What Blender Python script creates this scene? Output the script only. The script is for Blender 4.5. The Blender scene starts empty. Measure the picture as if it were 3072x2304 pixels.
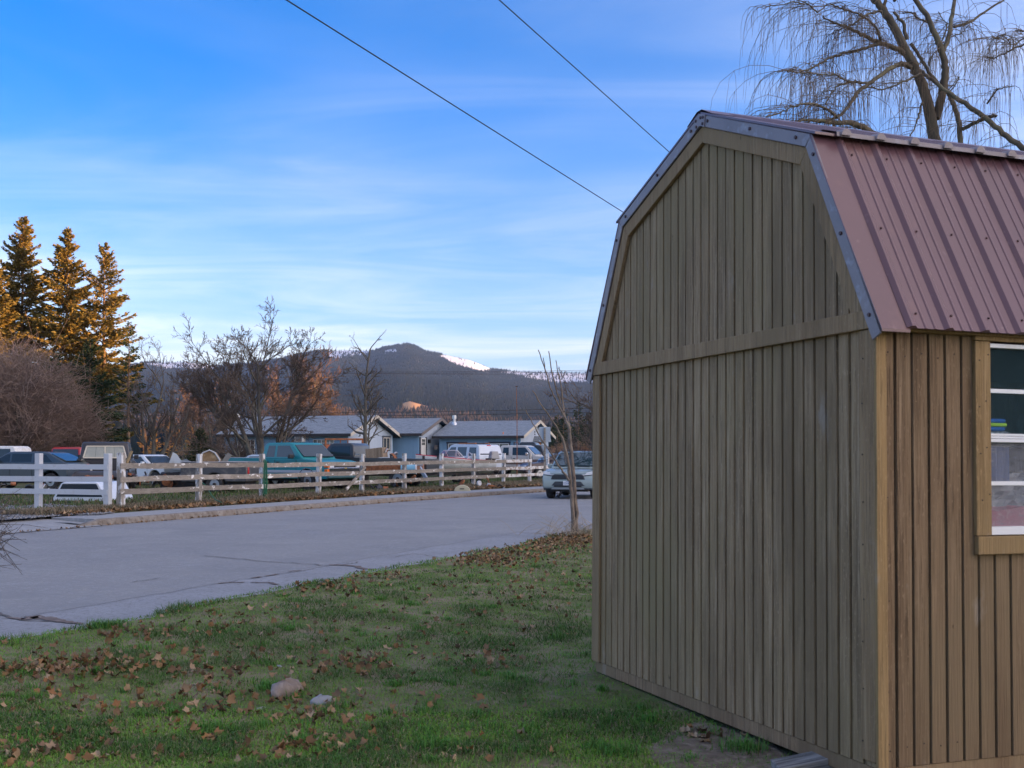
import bpy, bmesh, math, random
import numpy as np
from mathutils import Vector, Matrix
S = bpy.context.scene
COL = S.collection
R = math.radians
# ---------------------------------------------------------------- camera
FPX, PITCH, CAMZ = 3450.0, R(1.5), 1.6          # focal length in photo pixels, pitch, height above the road
cam_d = bpy.data.cameras.new('camera'); cam = bpy.data.objects.new('camera', cam_d); COL.objects.link(cam)
cam.location = (0, 0, CAMZ); cam.rotation_euler = (R(90) + PITCH, 0, 0)
cam_d.sensor_width = 36; cam_d.lens = FPX / 3072 * 36
cam_d.shift_y = (1360 - 1152 - FPX * math.tan(PITCH)) / 3072
cam_d.clip_start = 0.1; cam_d.clip_end = 30000
cam_d.dof.use_dof = True; cam_d.dof.focus_distance = 24; cam_d.dof.aperture_fstop = 7.0
S.camera = cam
# ---------------------------------------------------------------- sky and sun
CLOUD_AT = (14.87, 18.13, 0)
SUN_AZ, SUN_EL = R(102), R(6.0)                  # clockwise from +Y, low evening sun off to the right
W = bpy.data.worlds.new('World'); S.world = W; W.use_nodes = True
nt = W.node_tree; nt.nodes.clear()
def wn(t, **k):
    n = nt.nodes.new(t)
    for a, b in k.items(): setattr(n, a, b)
    return n
sky = wn('ShaderNodeTexSky', sky_type='NISHITA', sun_disc=False, sun_elevation=SUN_EL, sun_rotation=SUN_AZ,
         altitude=700, air_density=1.0, dust_density=0.4, ozone_density=5.0)
hsv = wn('ShaderNodeHueSaturation'); hsv.inputs['Saturation'].default_value = 1.12; hsv.inputs['Value'].default_value = 0.80
tint0 = wn('ShaderNodeMixRGB', blend_type='MULTIPLY'); tint0.inputs[0].default_value = 1; tint0.inputs[2].default_value = (1.0, 0.90, 1.0, 1)
nt.links.new(sky.outputs[0], tint0.inputs[1]); nt.links.new(tint0.outputs[0], hsv.inputs['Color'])
tc = wn('ShaderNodeTexCoord'); sep = wn('ShaderNodeSeparateXYZ'); nt.links.new(tc.outputs['Generated'], sep.inputs[0])
def wm(op, a, b=None, c=None, clamp=False):
    n = wn('ShaderNodeMath', operation=op, use_clamp=clamp)
    for i, x in enumerate((a, b, c)):
        if x is None: continue
        if isinstance(x, (int, float)): n.inputs[i].default_value = x
        else: nt.links.new(x, n.inputs[i])
    return n.outputs[0]
zc = wm('MAXIMUM', sep.outputs[2], 0.0)
den = wm('ADD', zc, 0.10)
comb = wn('ShaderNodeCombineXYZ')
nt.links.new(wm('DIVIDE', sep.outputs[0], den), comb.inputs[0]); nt.links.new(wm('DIVIDE', sep.outputs[1], den), comb.inputs[1])
def wnoise(scale, st, rot, detail, rough, dist, loc=(0, 0, 0)):
    mp = wn('ShaderNodeMapping'); nt.links.new(comb.outputs[0], mp.inputs[0])
    mp.inputs['Scale'].default_value = st; mp.inputs['Rotation'].default_value = (0, 0, rot); mp.inputs['Location'].default_value = loc
    n = wn('ShaderNodeTexNoise'); nt.links.new(mp.outputs[0], n.inputs['Vector'])
    n.inputs['Scale'].default_value = scale; n.inputs['Detail'].default_value = detail
    n.inputs['Roughness'].default_value = rough; n.inputs['Distortion'].default_value = dist
    return n.outputs[0]
def wramp(v, lo, hi):
    n = wn('ShaderNodeMapRange', interpolation_type='SMOOTHSTEP'); nt.links.new(v, n.inputs[0])
    n.inputs[1].default_value = lo; n.inputs[2].default_value = hi
    return n.outputs[0]
c1 = wramp(wnoise(0.32, (0.8, 1.15, 1), R(10), 4, 0.5, 0.3, CLOUD_AT), 0.34, 0.66)          # broad veils of high cloud
c2 = wramp(wnoise(1.0, (0.62, 1.55, 1), R(24), 8, 0.60, 1.3, (3.1, 2.2, 0)), 0.34, 0.80)      # combed wisps
low = wramp(sep.outputs[2], 0.36, 0.0)                                                        # haze band along the whole horizon
fac = wm('ADD', wm('MULTIPLY', c1, wm('MULTIPLY_ADD', c2, 0.55, 0.38)), wm('MULTIPLY', low, wm('MULTIPLY_ADD', c2, 0.40, 0.40)), clamp=True)
fac = wm('MULTIPLY_ADD', c2, 0.05, wm('MULTIPLY', fac, 0.92), clamp=True)
pale = wn('ShaderNodeHueSaturation'); pale.inputs['Saturation'].default_value = 0.25; pale.inputs['Value'].default_value = 0.85
tint = wn('ShaderNodeMixRGB', blend_type='MULTIPLY'); tint.inputs[0].default_value = 1; tint.inputs[2].default_value = (1.04, 0.93, 1.0, 1)
nt.links.new(sky.outputs[0], tint.inputs[1]); nt.links.new(tint.outputs[0], pale.inputs['Color'])
cl = wn('ShaderNodeMixRGB', blend_type='LIGHTEN'); cl.inputs[0].default_value = 1; nt.links.new(pale.outputs[0], cl.inputs[1]); cl.inputs[2].default_value = (1.62, 1.74, 2.06, 1)
# thin cirrus scatters sunlight forwards: a warm glow is added round the sun to lift the ground light, fading with the angle from it
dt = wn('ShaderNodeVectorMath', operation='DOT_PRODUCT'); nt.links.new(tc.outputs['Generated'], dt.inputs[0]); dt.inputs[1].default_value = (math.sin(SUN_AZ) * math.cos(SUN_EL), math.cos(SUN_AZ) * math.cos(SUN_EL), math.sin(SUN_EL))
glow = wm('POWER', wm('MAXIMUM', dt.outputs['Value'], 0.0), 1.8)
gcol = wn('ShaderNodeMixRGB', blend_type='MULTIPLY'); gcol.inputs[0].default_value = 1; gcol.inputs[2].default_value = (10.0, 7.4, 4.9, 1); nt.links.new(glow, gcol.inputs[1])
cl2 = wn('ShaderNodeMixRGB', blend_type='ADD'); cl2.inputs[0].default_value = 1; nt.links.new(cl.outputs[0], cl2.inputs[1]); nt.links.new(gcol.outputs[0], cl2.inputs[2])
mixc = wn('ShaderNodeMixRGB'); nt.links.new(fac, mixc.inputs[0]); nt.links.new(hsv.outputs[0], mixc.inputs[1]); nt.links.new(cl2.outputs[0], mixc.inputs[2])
bg = wn('ShaderNodeBackground'); bg.inputs[1].default_value = 0.15
nt.links.new(mixc.outputs[0], bg.inputs[0])
wo = wn('ShaderNodeOutputWorld'); nt.links.new(bg.outputs[0], wo.inputs[0])
sun_d = bpy.data.lights.new('sun', 'SUN'); sun_d.energy = 4.2; sun_d.angle = R(0.6); sun_d.color = (1.0, 0.52, 0.20)
sun = bpy.data.objects.new('sun', sun_d); COL.objects.link(sun)
sdir = Vector((math.sin(SUN_AZ) * math.cos(SUN_EL), math.cos(SUN_AZ) * math.cos(SUN_EL), math.sin(SUN_EL)))
sun.rotation_euler = sdir.to_track_quat('Z', 'Y').to_euler(); sun.location = (30, 0, 30)
vs = S.view_settings; vs.view_transform = 'Standard'; vs.look = 'None'; vs.gamma = 1; vs.exposure = 2.0; vs.use_curve_mapping = False
S.cycles.max_bounces = 8; S.cycles.transparent_max_bounces = 12; S.cycles.volume_bounces = 0
S.cycles.use_denoising = True
# ---------------------------------------------------------------- helpers
rng = np.random.default_rng(7); random.seed(7)
cP, sP = math.cos(PITCH), math.sin(PITCH)
CYP = 1360 - FPX * math.tan(PITCH)
def at(px, py, Y):
    """world point at depth Y that the photo shows at pixel px, py"""
    x = (px - 1536) / FPX; v = -(py - CYP) / FPX
    d = (x, cP - v * sP, sP + v * cP); t = Y / d[1]
    return Vector((d[0] * t, Y, CAMZ + d[2] * t))
def gx(px, Y): return (px - 1536) / FPX * Y
_M = {}
def M(name, c, r=.6, m=0., layers=(), bump=0., bs=30., bst=(1, 1, 1), rnd=0., coord='Object', spec=.5, emit=None, coat=0., sheen=0.):
    """layers: (colour, scale, lo, hi, stretch[, coord]) mixed over the base by noise"""
    if name in _M: return _M[name]
    mt = bpy.data.materials.new(name); mt.use_nodes = True; t = mt.node_tree; p = t.nodes['Principled BSDF']
    N = lambda k: t.nodes.new(k); L = t.links.new
    p.inputs['Roughness'].default_value = r; p.inputs['Metallic'].default_value = m
    p.inputs['Specular IOR Level'].default_value = spec; p.inputs['Coat Weight'].default_value = coat
    tcn = N('ShaderNodeTexCoord'); geo = N('ShaderNodeNewGeometry'); oi = N('ShaderNodeObjectInfo')
    def vec(co, st):
        mp = N('ShaderNodeMapping'); mp.inputs['Scale'].default_value = st
        if co == 'World': L(geo.outputs['Position'], mp.inputs[0])
        else:
            L(tcn.outputs[co], mp.inputs[0])
            cx = N('ShaderNodeCombineXYZ'); mu = N('ShaderNodeMath'); mu.operation = 'MULTIPLY'; mu.inputs[1].default_value = 37.; L(oi.outputs['Random'], mu.inputs[0])
            for i in range(3): L(mu.outputs[0], cx.inputs[i])
            L(cx.outputs[0], mp.inputs['Location'])
        return mp.outputs[0]
    col = None
    p.inputs['Base Color'].default_value = (*c, 1)
    for ly in layers:
        c2, sc, lo, hi, st = ly[:5]; co = ly[5] if len(ly) > 5 else coord
        n = N('ShaderNodeTexNoise'); n.inputs['Scale'].default_value = sc; n.inputs['Detail'].default_value = 5; n.inputs['Roughness'].default_value = .6
        L(vec(co, st), n.inputs['Vector'])
        mr = N('ShaderNodeMapRange'); mr.inputs[1].default_value = lo; mr.inputs[2].default_value = hi; L(n.outputs[0], mr.inputs[0])
        mx = N('ShaderNodeMixRGB'); L(mr.outputs[0], mx.inputs[0])
        if col is None: mx.inputs[1].default_value = (*c, 1)
        else: L(col, mx.inputs[1])
        mx.inputs[2].default_value = (*c2, 1); col = mx.outputs[0]
    if rnd:
        h = N('ShaderNodeHueSaturation'); mr = N('ShaderNodeMapRange'); mr.inputs[3].default_value = 1 - rnd; mr.inputs[4].default_value = 1 + rnd
        L(oi.outputs['Random'], mr.inputs[0]); L(mr.outputs[0], h.inputs['Value'])
        if col is None: h.inputs['Color'].default_value = (*c, 1)
        else: L(col, h.inputs['Color'])
        col = h.outputs[0]
    if col is not None: L(col, p.inputs['Base Color'])
    if bump:
        n = N('ShaderNodeTexNoise'); n.inputs['Scale'].default_value = bs; n.inputs['Detail'].default_value = 6; L(vec(coord, bst), n.inputs['Vector'])
        b = N('ShaderNodeBump'); b.inputs['Strength'].default_value = bump; b.inputs['Distance'].default_value = .02; L(n.outputs[0], b.inputs['Height']); L(b.outputs[0], p.inputs['Normal'])
    if emit: p.inputs['Emission Color'].default_value = (*emit[0], 1); p.inputs['Emission Strength'].default_value = emit[1]
    mt['n'] = 1; _M[name] = mt
    return mt
def glass(name, tint=(.9, .95, 1), rough=.02, dirt=0., tone_col=(.6, .62, .66)):
    if name in _M: return _M[name]
    mt = bpy.data.materials.new(name); mt.use_nodes = True; t = mt.node_tree; t.nodes.clear(); N = t.nodes.new; L = t.links.new
    tr = N('ShaderNodeBsdfTransparent'); tr.inputs[0].default_value = (*tint, 1); gl = N('ShaderNodeBsdfGlossy'); gl.inputs[1].default_value = rough
    fr = N('ShaderNodeFresnel'); fr.inputs[0].default_value = 1.28; mx = N('ShaderNodeMixShader'); L(fr.outputs[0], mx.inputs[0]); L(tr.outputs[0], mx.inputs[1]); L(gl.outputs[0], mx.inputs[2])
    out = mx.outputs[0]
    if dirt:
        df = N('ShaderNodeBsdfDiffuse'); df.inputs[0].default_value = (*tone_col, 1); m2 = N('ShaderNodeMixShader'); nz = N('ShaderNodeTexNoise'); nz.inputs['Scale'].default_value = 14; nz.inputs['Detail'].default_value = 8
        mr = N('ShaderNodeMapRange'); mr.inputs[1].default_value = .3; mr.inputs[2].default_value = .75; mr.inputs[3].default_value = dirt * .5; mr.inputs[4].default_value = dirt * 1.3
        L(nz.outputs[0], mr.inputs[0]); L(mr.outputs[0], m2.inputs[0]); L(out, m2.inputs[1]); L(df.outputs[0], m2.inputs[2]); out = m2.outputs[0]
    o = N('ShaderNodeOutputMaterial'); L(out, o.inputs[0]); _M[name] = mt
    return mt
class MB:
    def __init__(s): s.v = []; s.f = []
    def add(s, v, f):
        n = len(s.v); s.v += [tuple(p) for p in v]; s.f += [tuple(i + n for i in q) for q in f]; return s
    def box(s, x0, x1, y0, y1, z0, z1):
        return s.add([(x, y, z) for z in (z0, z1) for y in (y0, y1) for x in (x0, x1)],
                     [(0, 2, 3, 1), (4, 5, 7, 6), (0, 1, 5, 4), (2, 6, 7, 3), (0, 4, 6, 2), (1, 3, 7, 5)])
    def bar(s, a, b, w, h, up=(0, 0, 1)):
        a = Vector(a); b = Vector(b); d = (b - a).normalized(); u = Vector(up)
        if abs(d.dot(u)) > .98: u = Vector((1, 0, 0))
        sd = d.cross(u).normalized() * (w / 2); u = sd.cross(d).normalized() * (h / 2)
        return s.add([p + i * sd + j * u for p in (a, b) for i, j in ((-1, -1), (1, -1), (1, 1), (-1, 1))],
                     [(0, 3, 2, 1), (4, 5, 6, 7), (0, 1, 5, 4), (1, 2, 6, 5), (2, 3, 7, 6), (3, 0, 4, 7)])
    def tube(s, pts, rad, n=6, cap=True):
        pts = [Vector(p) for p in pts]; m = len(pts)
        if not hasattr(rad, '__len__'): rad = [rad] * m
        v = []; f = []; ref = None
        for i, p in enumerate(pts):
            d = (pts[min(i + 1, m - 1)] - pts[max(i - 1, 0)])
            d = d.normalized() if d.length > 1e-9 else Vector((0, 0, 1))
            if ref is None: ref = Vector((0, 0, 1)) if abs(d.z) < .9 else Vector((1, 0, 0))
            a = d.cross(ref); a = a.normalized() if a.length > 1e-6 else d.orthogonal().normalized()
            b = a.cross(d); ref = b
            for k in range(n):
                t = 2 * math.pi * k / n; v.append(p + (a * math.cos(t) + b * math.sin(t)) * rad[i])
        for i in range(m - 1):
            for k in range(n):
                f.append((i * n + k, i * n + (k + 1) % n, (i + 1) * n + (k + 1) % n, (i + 1) * n + k))
        if cap: f.append(tuple(range(n - 1, -1, -1))); f.append(tuple((m - 1) * n + k for k in range(n)))
        return s.add(v, f)
    def prism(s, poly, fn, a, b):
        """2-D polygon extruded from a to b; fn(u, v, w) -> 3-D point"""
        n = len(poly); v = [fn(u, w, a) for u, w in poly] + [fn(u, w, b) for u, w in poly]
        return s.add(v, [tuple(range(n - 1, -1, -1)), tuple(range(n, 2 * n))] + [(i, (i + 1) % n, n + (i + 1) % n, n + i) for i in range(n)])
    def disc(s, c, ax, r, t, n=20, rin=0.):
        """wheel-like solid: centre c, axis ax, radius r, thickness t"""
        c = Vector(c); ax = Vector(ax).normalized(); u = ax.orthogonal().normalized(); w = ax.cross(u)
        pr = [(0, -t / 2), (r * .93, -t / 2), (r, -t * .32), (r, t * .32), (r * .93, t / 2), (0, t / 2)] if not rin else [(rin, -t / 2), (r * .93, -t / 2), (r, -t * .32), (r, t * .32), (r * .93, t / 2), (rin, t / 2)]
        v = []; f = []; m = len(pr)
        for k in range(n):
            th = 2 * math.pi * k / n; d = u * math.cos(th) + w * math.sin(th)
            v += [c + d * q + ax * h for q, h in pr]
        for k in range(n):
            k2 = (k + 1) % n
            for j in range(m - 1 if not rin else m):
                j2 = (j + 1) % m; f.append((k * m + j, k2 * m + j, k2 * m + j2, k * m + j2))
        return s.add(v, f)
    def loft(s, secs, cap=True):
        n = len(secs[0]); v = [p for q in secs for p in q]; f = []
        for i in range(len(secs) - 1):
            for k in range(n): f.append((i * n + k, i * n + (k + 1) % n, (i + 1) * n + (k + 1) % n, (i + 1) * n + k))
        if cap: f.append(tuple(range(n - 1, -1, -1))); f.append(tuple((len(secs) - 1) * n + k for k in range(n)))
        return s.add(v, f)
    def mesh(s, name, mat, smooth=0, fix=True):
        me = bpy.data.meshes.new(name); me.from_pydata(s.v, [], s.f)
        if fix and len(s.f) < 4000:
            bm = bmesh.new(); bm.from_mesh(me); bmesh.ops.recalc_face_normals(bm, faces=bm.faces); bm.to_mesh(me); bm.free()
        if mat: me.materials.append(mat)
        if smooth:
            me.shade_smooth(); me.set_sharp_from_angle(angle=R(smooth))
        return me
    def build(s, name, mat, parent=None, smooth=0, bevel=0., seg=2, loc=None, rot=None, fix=True):
        o = bpy.data.objects.new(name, s.mesh(name, mat, smooth, fix)); COL.objects.link(o)
        if parent: o.parent = parent
        if loc is not None: o.location = loc
        if rot is not None: o.rotation_euler = rot
        if bevel:
            b = o.modifiers.new('bevel', 'BEVEL'); b.width = bevel; b.segments = seg; b.limit_method = 'ANGLE'; b.angle_limit = R(30)
            o.data.shade_smooth(); o.data.set_sharp_from_angle(angle=R(60))
        return o
def inst(name, me, parent=None, loc=(0, 0, 0), rot=(0, 0, 0), sc=(1, 1, 1)):
    o = bpy.data.objects.new(name, me); COL.objects.link(o); o.parent = parent; o.location = loc; o.rotation_euler = rot; o.scale = sc
    return o
def tag(o, label, cat, group=None):
    o['label'] = label; o['category'] = cat
    if group: o['group'] = group
    return o
def thing(name, label, cat, loc=(0, 0, 0), rz=0, group=None):
    o = bpy.data.objects.new(name, None); COL.objects.link(o); o.location = loc; o.rotation_euler = (0, 0, rz); o.empty_display_size = .2
    return tag(o, label, cat, group)
def struct(o): o['kind'] = 'structure'; return o
def stuff(o, label, cat):
    o['kind'] = 'stuff'; o['label'] = label; o['category'] = cat; return o
def bigmesh(name, V, Fq, mat, parent=None, smooth=False):
    """numpy mesh: V (n,3), Fq (m,k) with k = 3 or 4"""
    me = bpy.data.meshes.new(name); k = Fq.shape[1]
    me.vertices.add(len(V)); me.vertices.foreach_set('co', np.ascontiguousarray(V, np.float32).ravel())
    me.loops.add(Fq.size); me.loops.foreach_set('vertex_index', np.ascontiguousarray(Fq, np.int32).ravel())
    me.polygons.add(len(Fq)); me.polygons.foreach_set('loop_start', np.arange(0, Fq.size, k, dtype=np.int32)); me.polygons.foreach_set('loop_total', np.full(len(Fq), k, np.int32))
    if smooth: me.polygons.foreach_set('use_smooth', np.ones(len(Fq), bool))
    me.update(calc_edges=True)
    if mat: me.materials.append(mat)
    o = bpy.data.objects.new(name, me); COL.objects.link(o); o.parent = parent
    return o
def vnoise(x, y, seed=0, octv=4, lac=2., gain=.5):
    """value noise on numpy arrays"""
    out = np.zeros_like(x, dtype=float); amp = 1.; tot = 0.
    g = np.random.default_rng(seed).random((64, 64))
    for o in range(octv):
        xi = np.floor(x).astype(int); yi = np.floor(y).astype(int); fx = x - xi; fy = y - yi
        fx = fx * fx * (3 - 2 * fx); fy = fy * fy * (3 - 2 * fy)
        a = g[xi % 64, yi % 64]; b = g[(xi + 1) % 64, yi % 64]; c = g[xi % 64, (yi + 1) % 64]; d = g[(xi + 1) % 64, (yi + 1) % 64]
        out += amp * ((a * (1 - fx) + b * fx) * (1 - fy) + (c * (1 - fx) + d * fx) * fy); tot += amp
        x = x * lac + 17.3; y = y * lac + 9.1; amp *= gain
    return out / tot
# ---------------------------------------------------------------- shared materials
WHITE_PAINT = M('white_paint', (.72, .73, .74), .55, layers=[((.42, .40, .37), 7, .52, .70, (1, 1, 1)), ((.60, .60, .60), 2.5, .4, .7, (1, 1, 1))], bump=.15)
RUBBER = M('rubber', (.022, .022, .024), .85, layers=[((.05, .047, .043), 6, .45, .75, (1, 1, 1))])
STEEL = M('steel', (.42, .43, .45), .35, .9, layers=[((.25, .22, .2), 5, .5, .75, (1, 1, 1))])
CHROME = M('chrome', (.75, .76, .78), .12, 1.)
DARKMETAL = M('dark_metal', (.03, .03, .033), .6, .3, layers=[((.09, .055, .035), 5, .5, .7, (1, 1, 1))])
CARGLASS = M('car_glass', (.02, .03, .036), .06, spec=.5)
CARGLASS_LIGHT = M('car_glass_light', (.045, .06, .066), .08, spec=.5)
BLACKPLASTIC = M('black_plastic', (.02, .021, .023), .5)
LAMP_CLEAR = M('lamp_clear', (.7, .73, .76), .12, spec=.8, coat=.5)
LAMP_AMBER = M('lamp_amber', (.75, .16, .015), .25, coat=.4)
LAMP_RED = M('lamp_red', (.45, .015, .015), .25, coat=.4)
RUST = M('rust', (.20, .075, .03), .85, layers=[((.36, .13, .05), 6, .4, .6, (1, 1, 1)), ((.10, .05, .035), 14, .52, .7, (1, 1, 1))], bump=.2)
OLDWOOD = M('weathered_wood', (.27, .245, .21), .85, layers=[((.17, .15, .125), 5, .4, .65, (1, 1, 8)), ((.40, .37, .33), 3, .5, .75, (1, 1, 3))], bump=.3, bs=40, bst=(1, 1, .1), rnd=.12)
CONCRETE = M('concrete', (.265, .268, .27), .9, layers=[((.235, .235, .24), 1.3, .4, .7, (1, 1, 1), 'World'), ((.36, .36, .36), 9, .5, .8, (1, 1, 1), 'World')], bump=.15, bs=60, coord='World')
# ---------------------------------------------------------------- ground, road, kerb
RO = Vector((-4.3, 9.65, 0)); RD = Vector((.3916, .9201, 0)); RN = Vector((-.9201, .3916, 0))
def bend(s):
    t = max(0., s - 22.); return -.0039 * min(t, 48.) ** 2 - max(0., t - 48.) * .37
def rp(s, p, z=0.):
    q = RO + RD * s + RN * p; return Vector((q.x, q.y, z))
def sp(x, y):
    d = Vector((x, y, 0)) - RO; return d.dot(RD), d.dot(RN)
def lawn_z(x, y):
    x = np.asarray(x, float); y = np.asarray(y, float); d = np.clip(-((x - RO.x) * RN.x + (y - RO.y) * RN.y) / 4.5, 0, 1)
    return .045 - .125 * d * d * (3 - 2 * d) + .06 * (vnoise(x * .6 + 40, y * .6 + 40, 3, 2) - .5)
def yard_z(x, y):
    t = min(max((y - 55) / 60, 0), 1); return .14 + .5 * t * t * (3 - 2 * t)
ASPHALT = M('aged_asphalt', (.285, .28, .272), .9, layers=[((.19, .195, .205), .35, .35, .7, (1, 1, 1), 'World'), ((.30, .305, .315), 1.6, .5, .8, (1, 1, 1), 'World'),
            ((.24, .24, .245), 5, .45, .62, (1, 1, 1), 'World'), ((.305, .305, .31), 11, .52, .66, (1, 1, 1), 'World'), ((.215, .215, .22), 24, .52, .66, (1, 1, 1), 'World'), ((.13, .13, .135), 55, .56, .72, (1, 1, 1), 'World'), ((.36, .36, .37), 70, .60, .75, (1, 1, 1), 'World'), ((.215, .217, .222), .7, .54, .68, (.8, .8, 1), 'World')], bump=.5, bs=90, coord='World', spec=.3)
PATCH = M('edge_patch_asphalt', (.285, .29, .305), .9, layers=[((.23, .235, .245), 1.1, .4, .7, (1, 1, 1), 'World'), ((.20, .20, .205), 14, .5, .66, (1, 1, 1), 'World'), ((.16, .16, .165), 40, .55, .70, (1, 1, 1), 'World')], bump=.4, bs=90, coord='World', spec=.3)
DIRTBAND = M('dirt_in_cracks', (.115, .085, .068), .95, layers=[((.19, .15, .13), 9, .45, .6, (1, 1, 1), 'World')])
SOIL = M('lawn_soil', (.12, .125, .05), .95, layers=[((.22, .175, .115), 1.6, .46, .60, (1, 1, 1), 'World'), ((.085, .14, .04), 5, .50, .7, (1, 1, 1), 'World'), ((.10, .085, .06), 22, .55, .75, (1, 1, 1), 'World')], bump=.5, bs=25, coord='World', spec=.15)
YARD = M('yard_turf', (.085, .085, .04), .95, layers=[((.05, .075, .022), .5, .42, .6, (1, 1, 1), 'World'), ((.15, .115, .075), 1.3, .5, .66, (1, 1, 1), 'World'), ((.06, .055, .035), 9, .5, .75, (1, 1, 1), 'World')], bump=.5, bs=12, coord='World', spec=.1)
GRAVEL = M('grey_gravel', (.24, .245, .26), .95, layers=[((.13, .13, .14), 30, .45, .65, (1, 1, 1), 'World'), ((.38, .38, .39), 38, .55, .72, (1, 1, 1), 'World'), ((.16, .13, .09), 1.2, .55, .7, (1, 1, 1), 'World')], bump=.8, bs=35, coord='World', spec=.2)
b = MB(); b.add([(-2500, -400, -.35), (2500, -400, -.35), (2500, 900, -.35), (-2500, 900, -.35)], [(0, 1, 2, 3)])
struct(b.build('ground', YARD))
b = MB(); ss = np.linspace(-60, 120, 91)
b.add([rp(s, p + bend(s), 0) for s in ss for p in (-.6, 10.62)], [(2 * i, 2 * i + 1, 2 * i + 3, 2 * i + 2) for i in range(90)])
road = struct(b.build('road', ASPHALT))
def lz(px, py, z):
    x = (px - 1536) / FPX; v = -(py - CYP) / FPX; d = (x, cP - v * sP, sP + v * cP); t = (z - CAMZ) / d[2]
    return Vector((d[0] * t, d[1] * t, z))
def on_lawn(px, py):
    z = 0.
    for _ in range(4): q = lz(px, py, z); z = float(lawn_z(q.x, q.y))
    return Vector((q.x, q.y, z))
# paler strip of patching along the near edge, with its ragged joint
pj = [(-250, 1915), (-60, 1872), (60, 1850), (135, 1838), (260, 1818), (380, 1797), (500, 1777), (654, 1750), (746, 1736), (900, 1712), (1100, 1676), (1300, 1640), (1500, 1606), (1650, 1580), (1790, 1558), (1960, 1530)]
b = MB(); top = [lz(x, y, .006) for x, y in pj]; bot = []
for q in top:
    s, p = sp(q.x, q.y); bot.append(rp(s, -.5, .006))
b.add([q for pr in zip(top, bot) for q in pr], [(2 * i, 2 * i + 1, 2 * i + 3, 2 * i + 2) for i in range(len(pj) - 1)])
b.build('edge_patch', PATCH, road)
def streak(pts, wid, mat, z):
    b = MB(); P = [lz(x, y, z) for x, y in pts]; n = len(P); vv = []
    for i, q in enumerate(P):
        d = (P[min(i + 1, n - 1)] - P[max(i - 1, 0)]).normalized(); sd = Vector((-d.y, d.x, 0)); w = wid[i] if hasattr(wid, '__len__') else wid
        j = random.uniform(.6, 1.4); vv += [q + sd * w * j / 2, q - sd * w * (2 - j) / 2]
    b.add(vv, [(2 * i, 2 * i + 1, 2 * i + 3, 2 * i + 2) for i in range(n - 1)]); return b.build('crack', mat, road, fix=False)
def dens(pts, k=5, jit=2.):
    out = []
    for (x0, y0), (x1, y1) in zip(pts, pts[1:]):
        for i in range(k): t = i / k; out.append((x0 + (x1 - x0) * t + random.gauss(0, jit), y0 + (y1 - y0) * t + random.gauss(0, jit * .35)))
    return out + [pts[-1]]
CRACK = M('crack_dark', (.11, .10, .095), .95)  # dark grey of the road cracks and the patch joint
streak(dens([(-80, 1815), (0, 1838), (40, 1855), (80, 1862), (150, 1863), (240, 1871)]), .035, CRACK, .010)
streak(dens([(20, 1852), (70, 1856), (110, 1849), (150, 1853), (190, 1862), (245, 1871)], 4, 3), [.05 + .10 * math.sin(math.pi * i / 20) for i in range(21)], DIRTBAND, .014)
streak(dens(pj[2:14], 4, 2.5), .013, CRACK, .012)
streak(dens([(613, 1667), (700, 1674), (775, 1682), (900, 1690), (1000, 1696), (1048, 1691), (1075, 1686)]), .03, CRACK, .010)
streak(dens([(985, 1694), (1040, 1694), (1070, 1698), (1098, 1706), (1125, 1707)], 4, 2), .09, DIRTBAND, .014)
for q in ([(752, 1733), (782, 1729)], [(795, 1727), (838, 1722)], [(866, 1714), (904, 1711)], [(655, 1750), (700, 1746), (733, 1746)], [(752, 1747), (800, 1747), (836, 1752)]): streak(dens(q, 6, 2), .055, DIRTBAND, .014)
streak(dens([(1560, 1597), (1620, 1600), (1690, 1603)], 5, 2), .05, DIRTBAND, .014)
streak(dens([(400, 1745), (440, 1740), (480, 1733)]), .02, CRACK, .010)
streak(dens([(1170, 1672), (1240, 1660), (1320, 1672)]), .02, CRACK, .010)
# near lawn
b = MB(); us = np.concatenate([np.linspace(-30, -9, 40), np.linspace(-8.8, 24, 190), np.linspace(25, 60, 40)]); ws = np.concatenate([[0, .12, .3], np.linspace(.45, 14, 90), np.linspace(15, 40, 20)])
U, Wv = np.meshgrid(us, ws, indexing='ij')
edge = (vnoise(us * 1.7 + 9, us * 0 + 3, 5, 4) - .5) * .36
X = RO.x + RD.x * U - RN.x * (Wv - edge[:, None]); Y = RO.y + RD.y * U - RN.y * (Wv - edge[:, None])
Z = np.where(Wv < .05, .0, np.where(Wv < .2, .03, lawn_z(X, Y)))
Z = np.where(Wv > 39.9, -.4, Z)
n1, n2 = U.shape; idx = np.arange(n1 * n2).reshape(n1, n2)
Fq = np.stack([idx[:-1, :-1], idx[:-1, 1:], idx[1:, 1:], idx[1:, :-1]], -1).reshape(-1, 4)
struct(bigmesh('lawn', np.stack([X, Y, Z], -1).reshape(-1, 3), Fq, SOIL, smooth=True))
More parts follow.
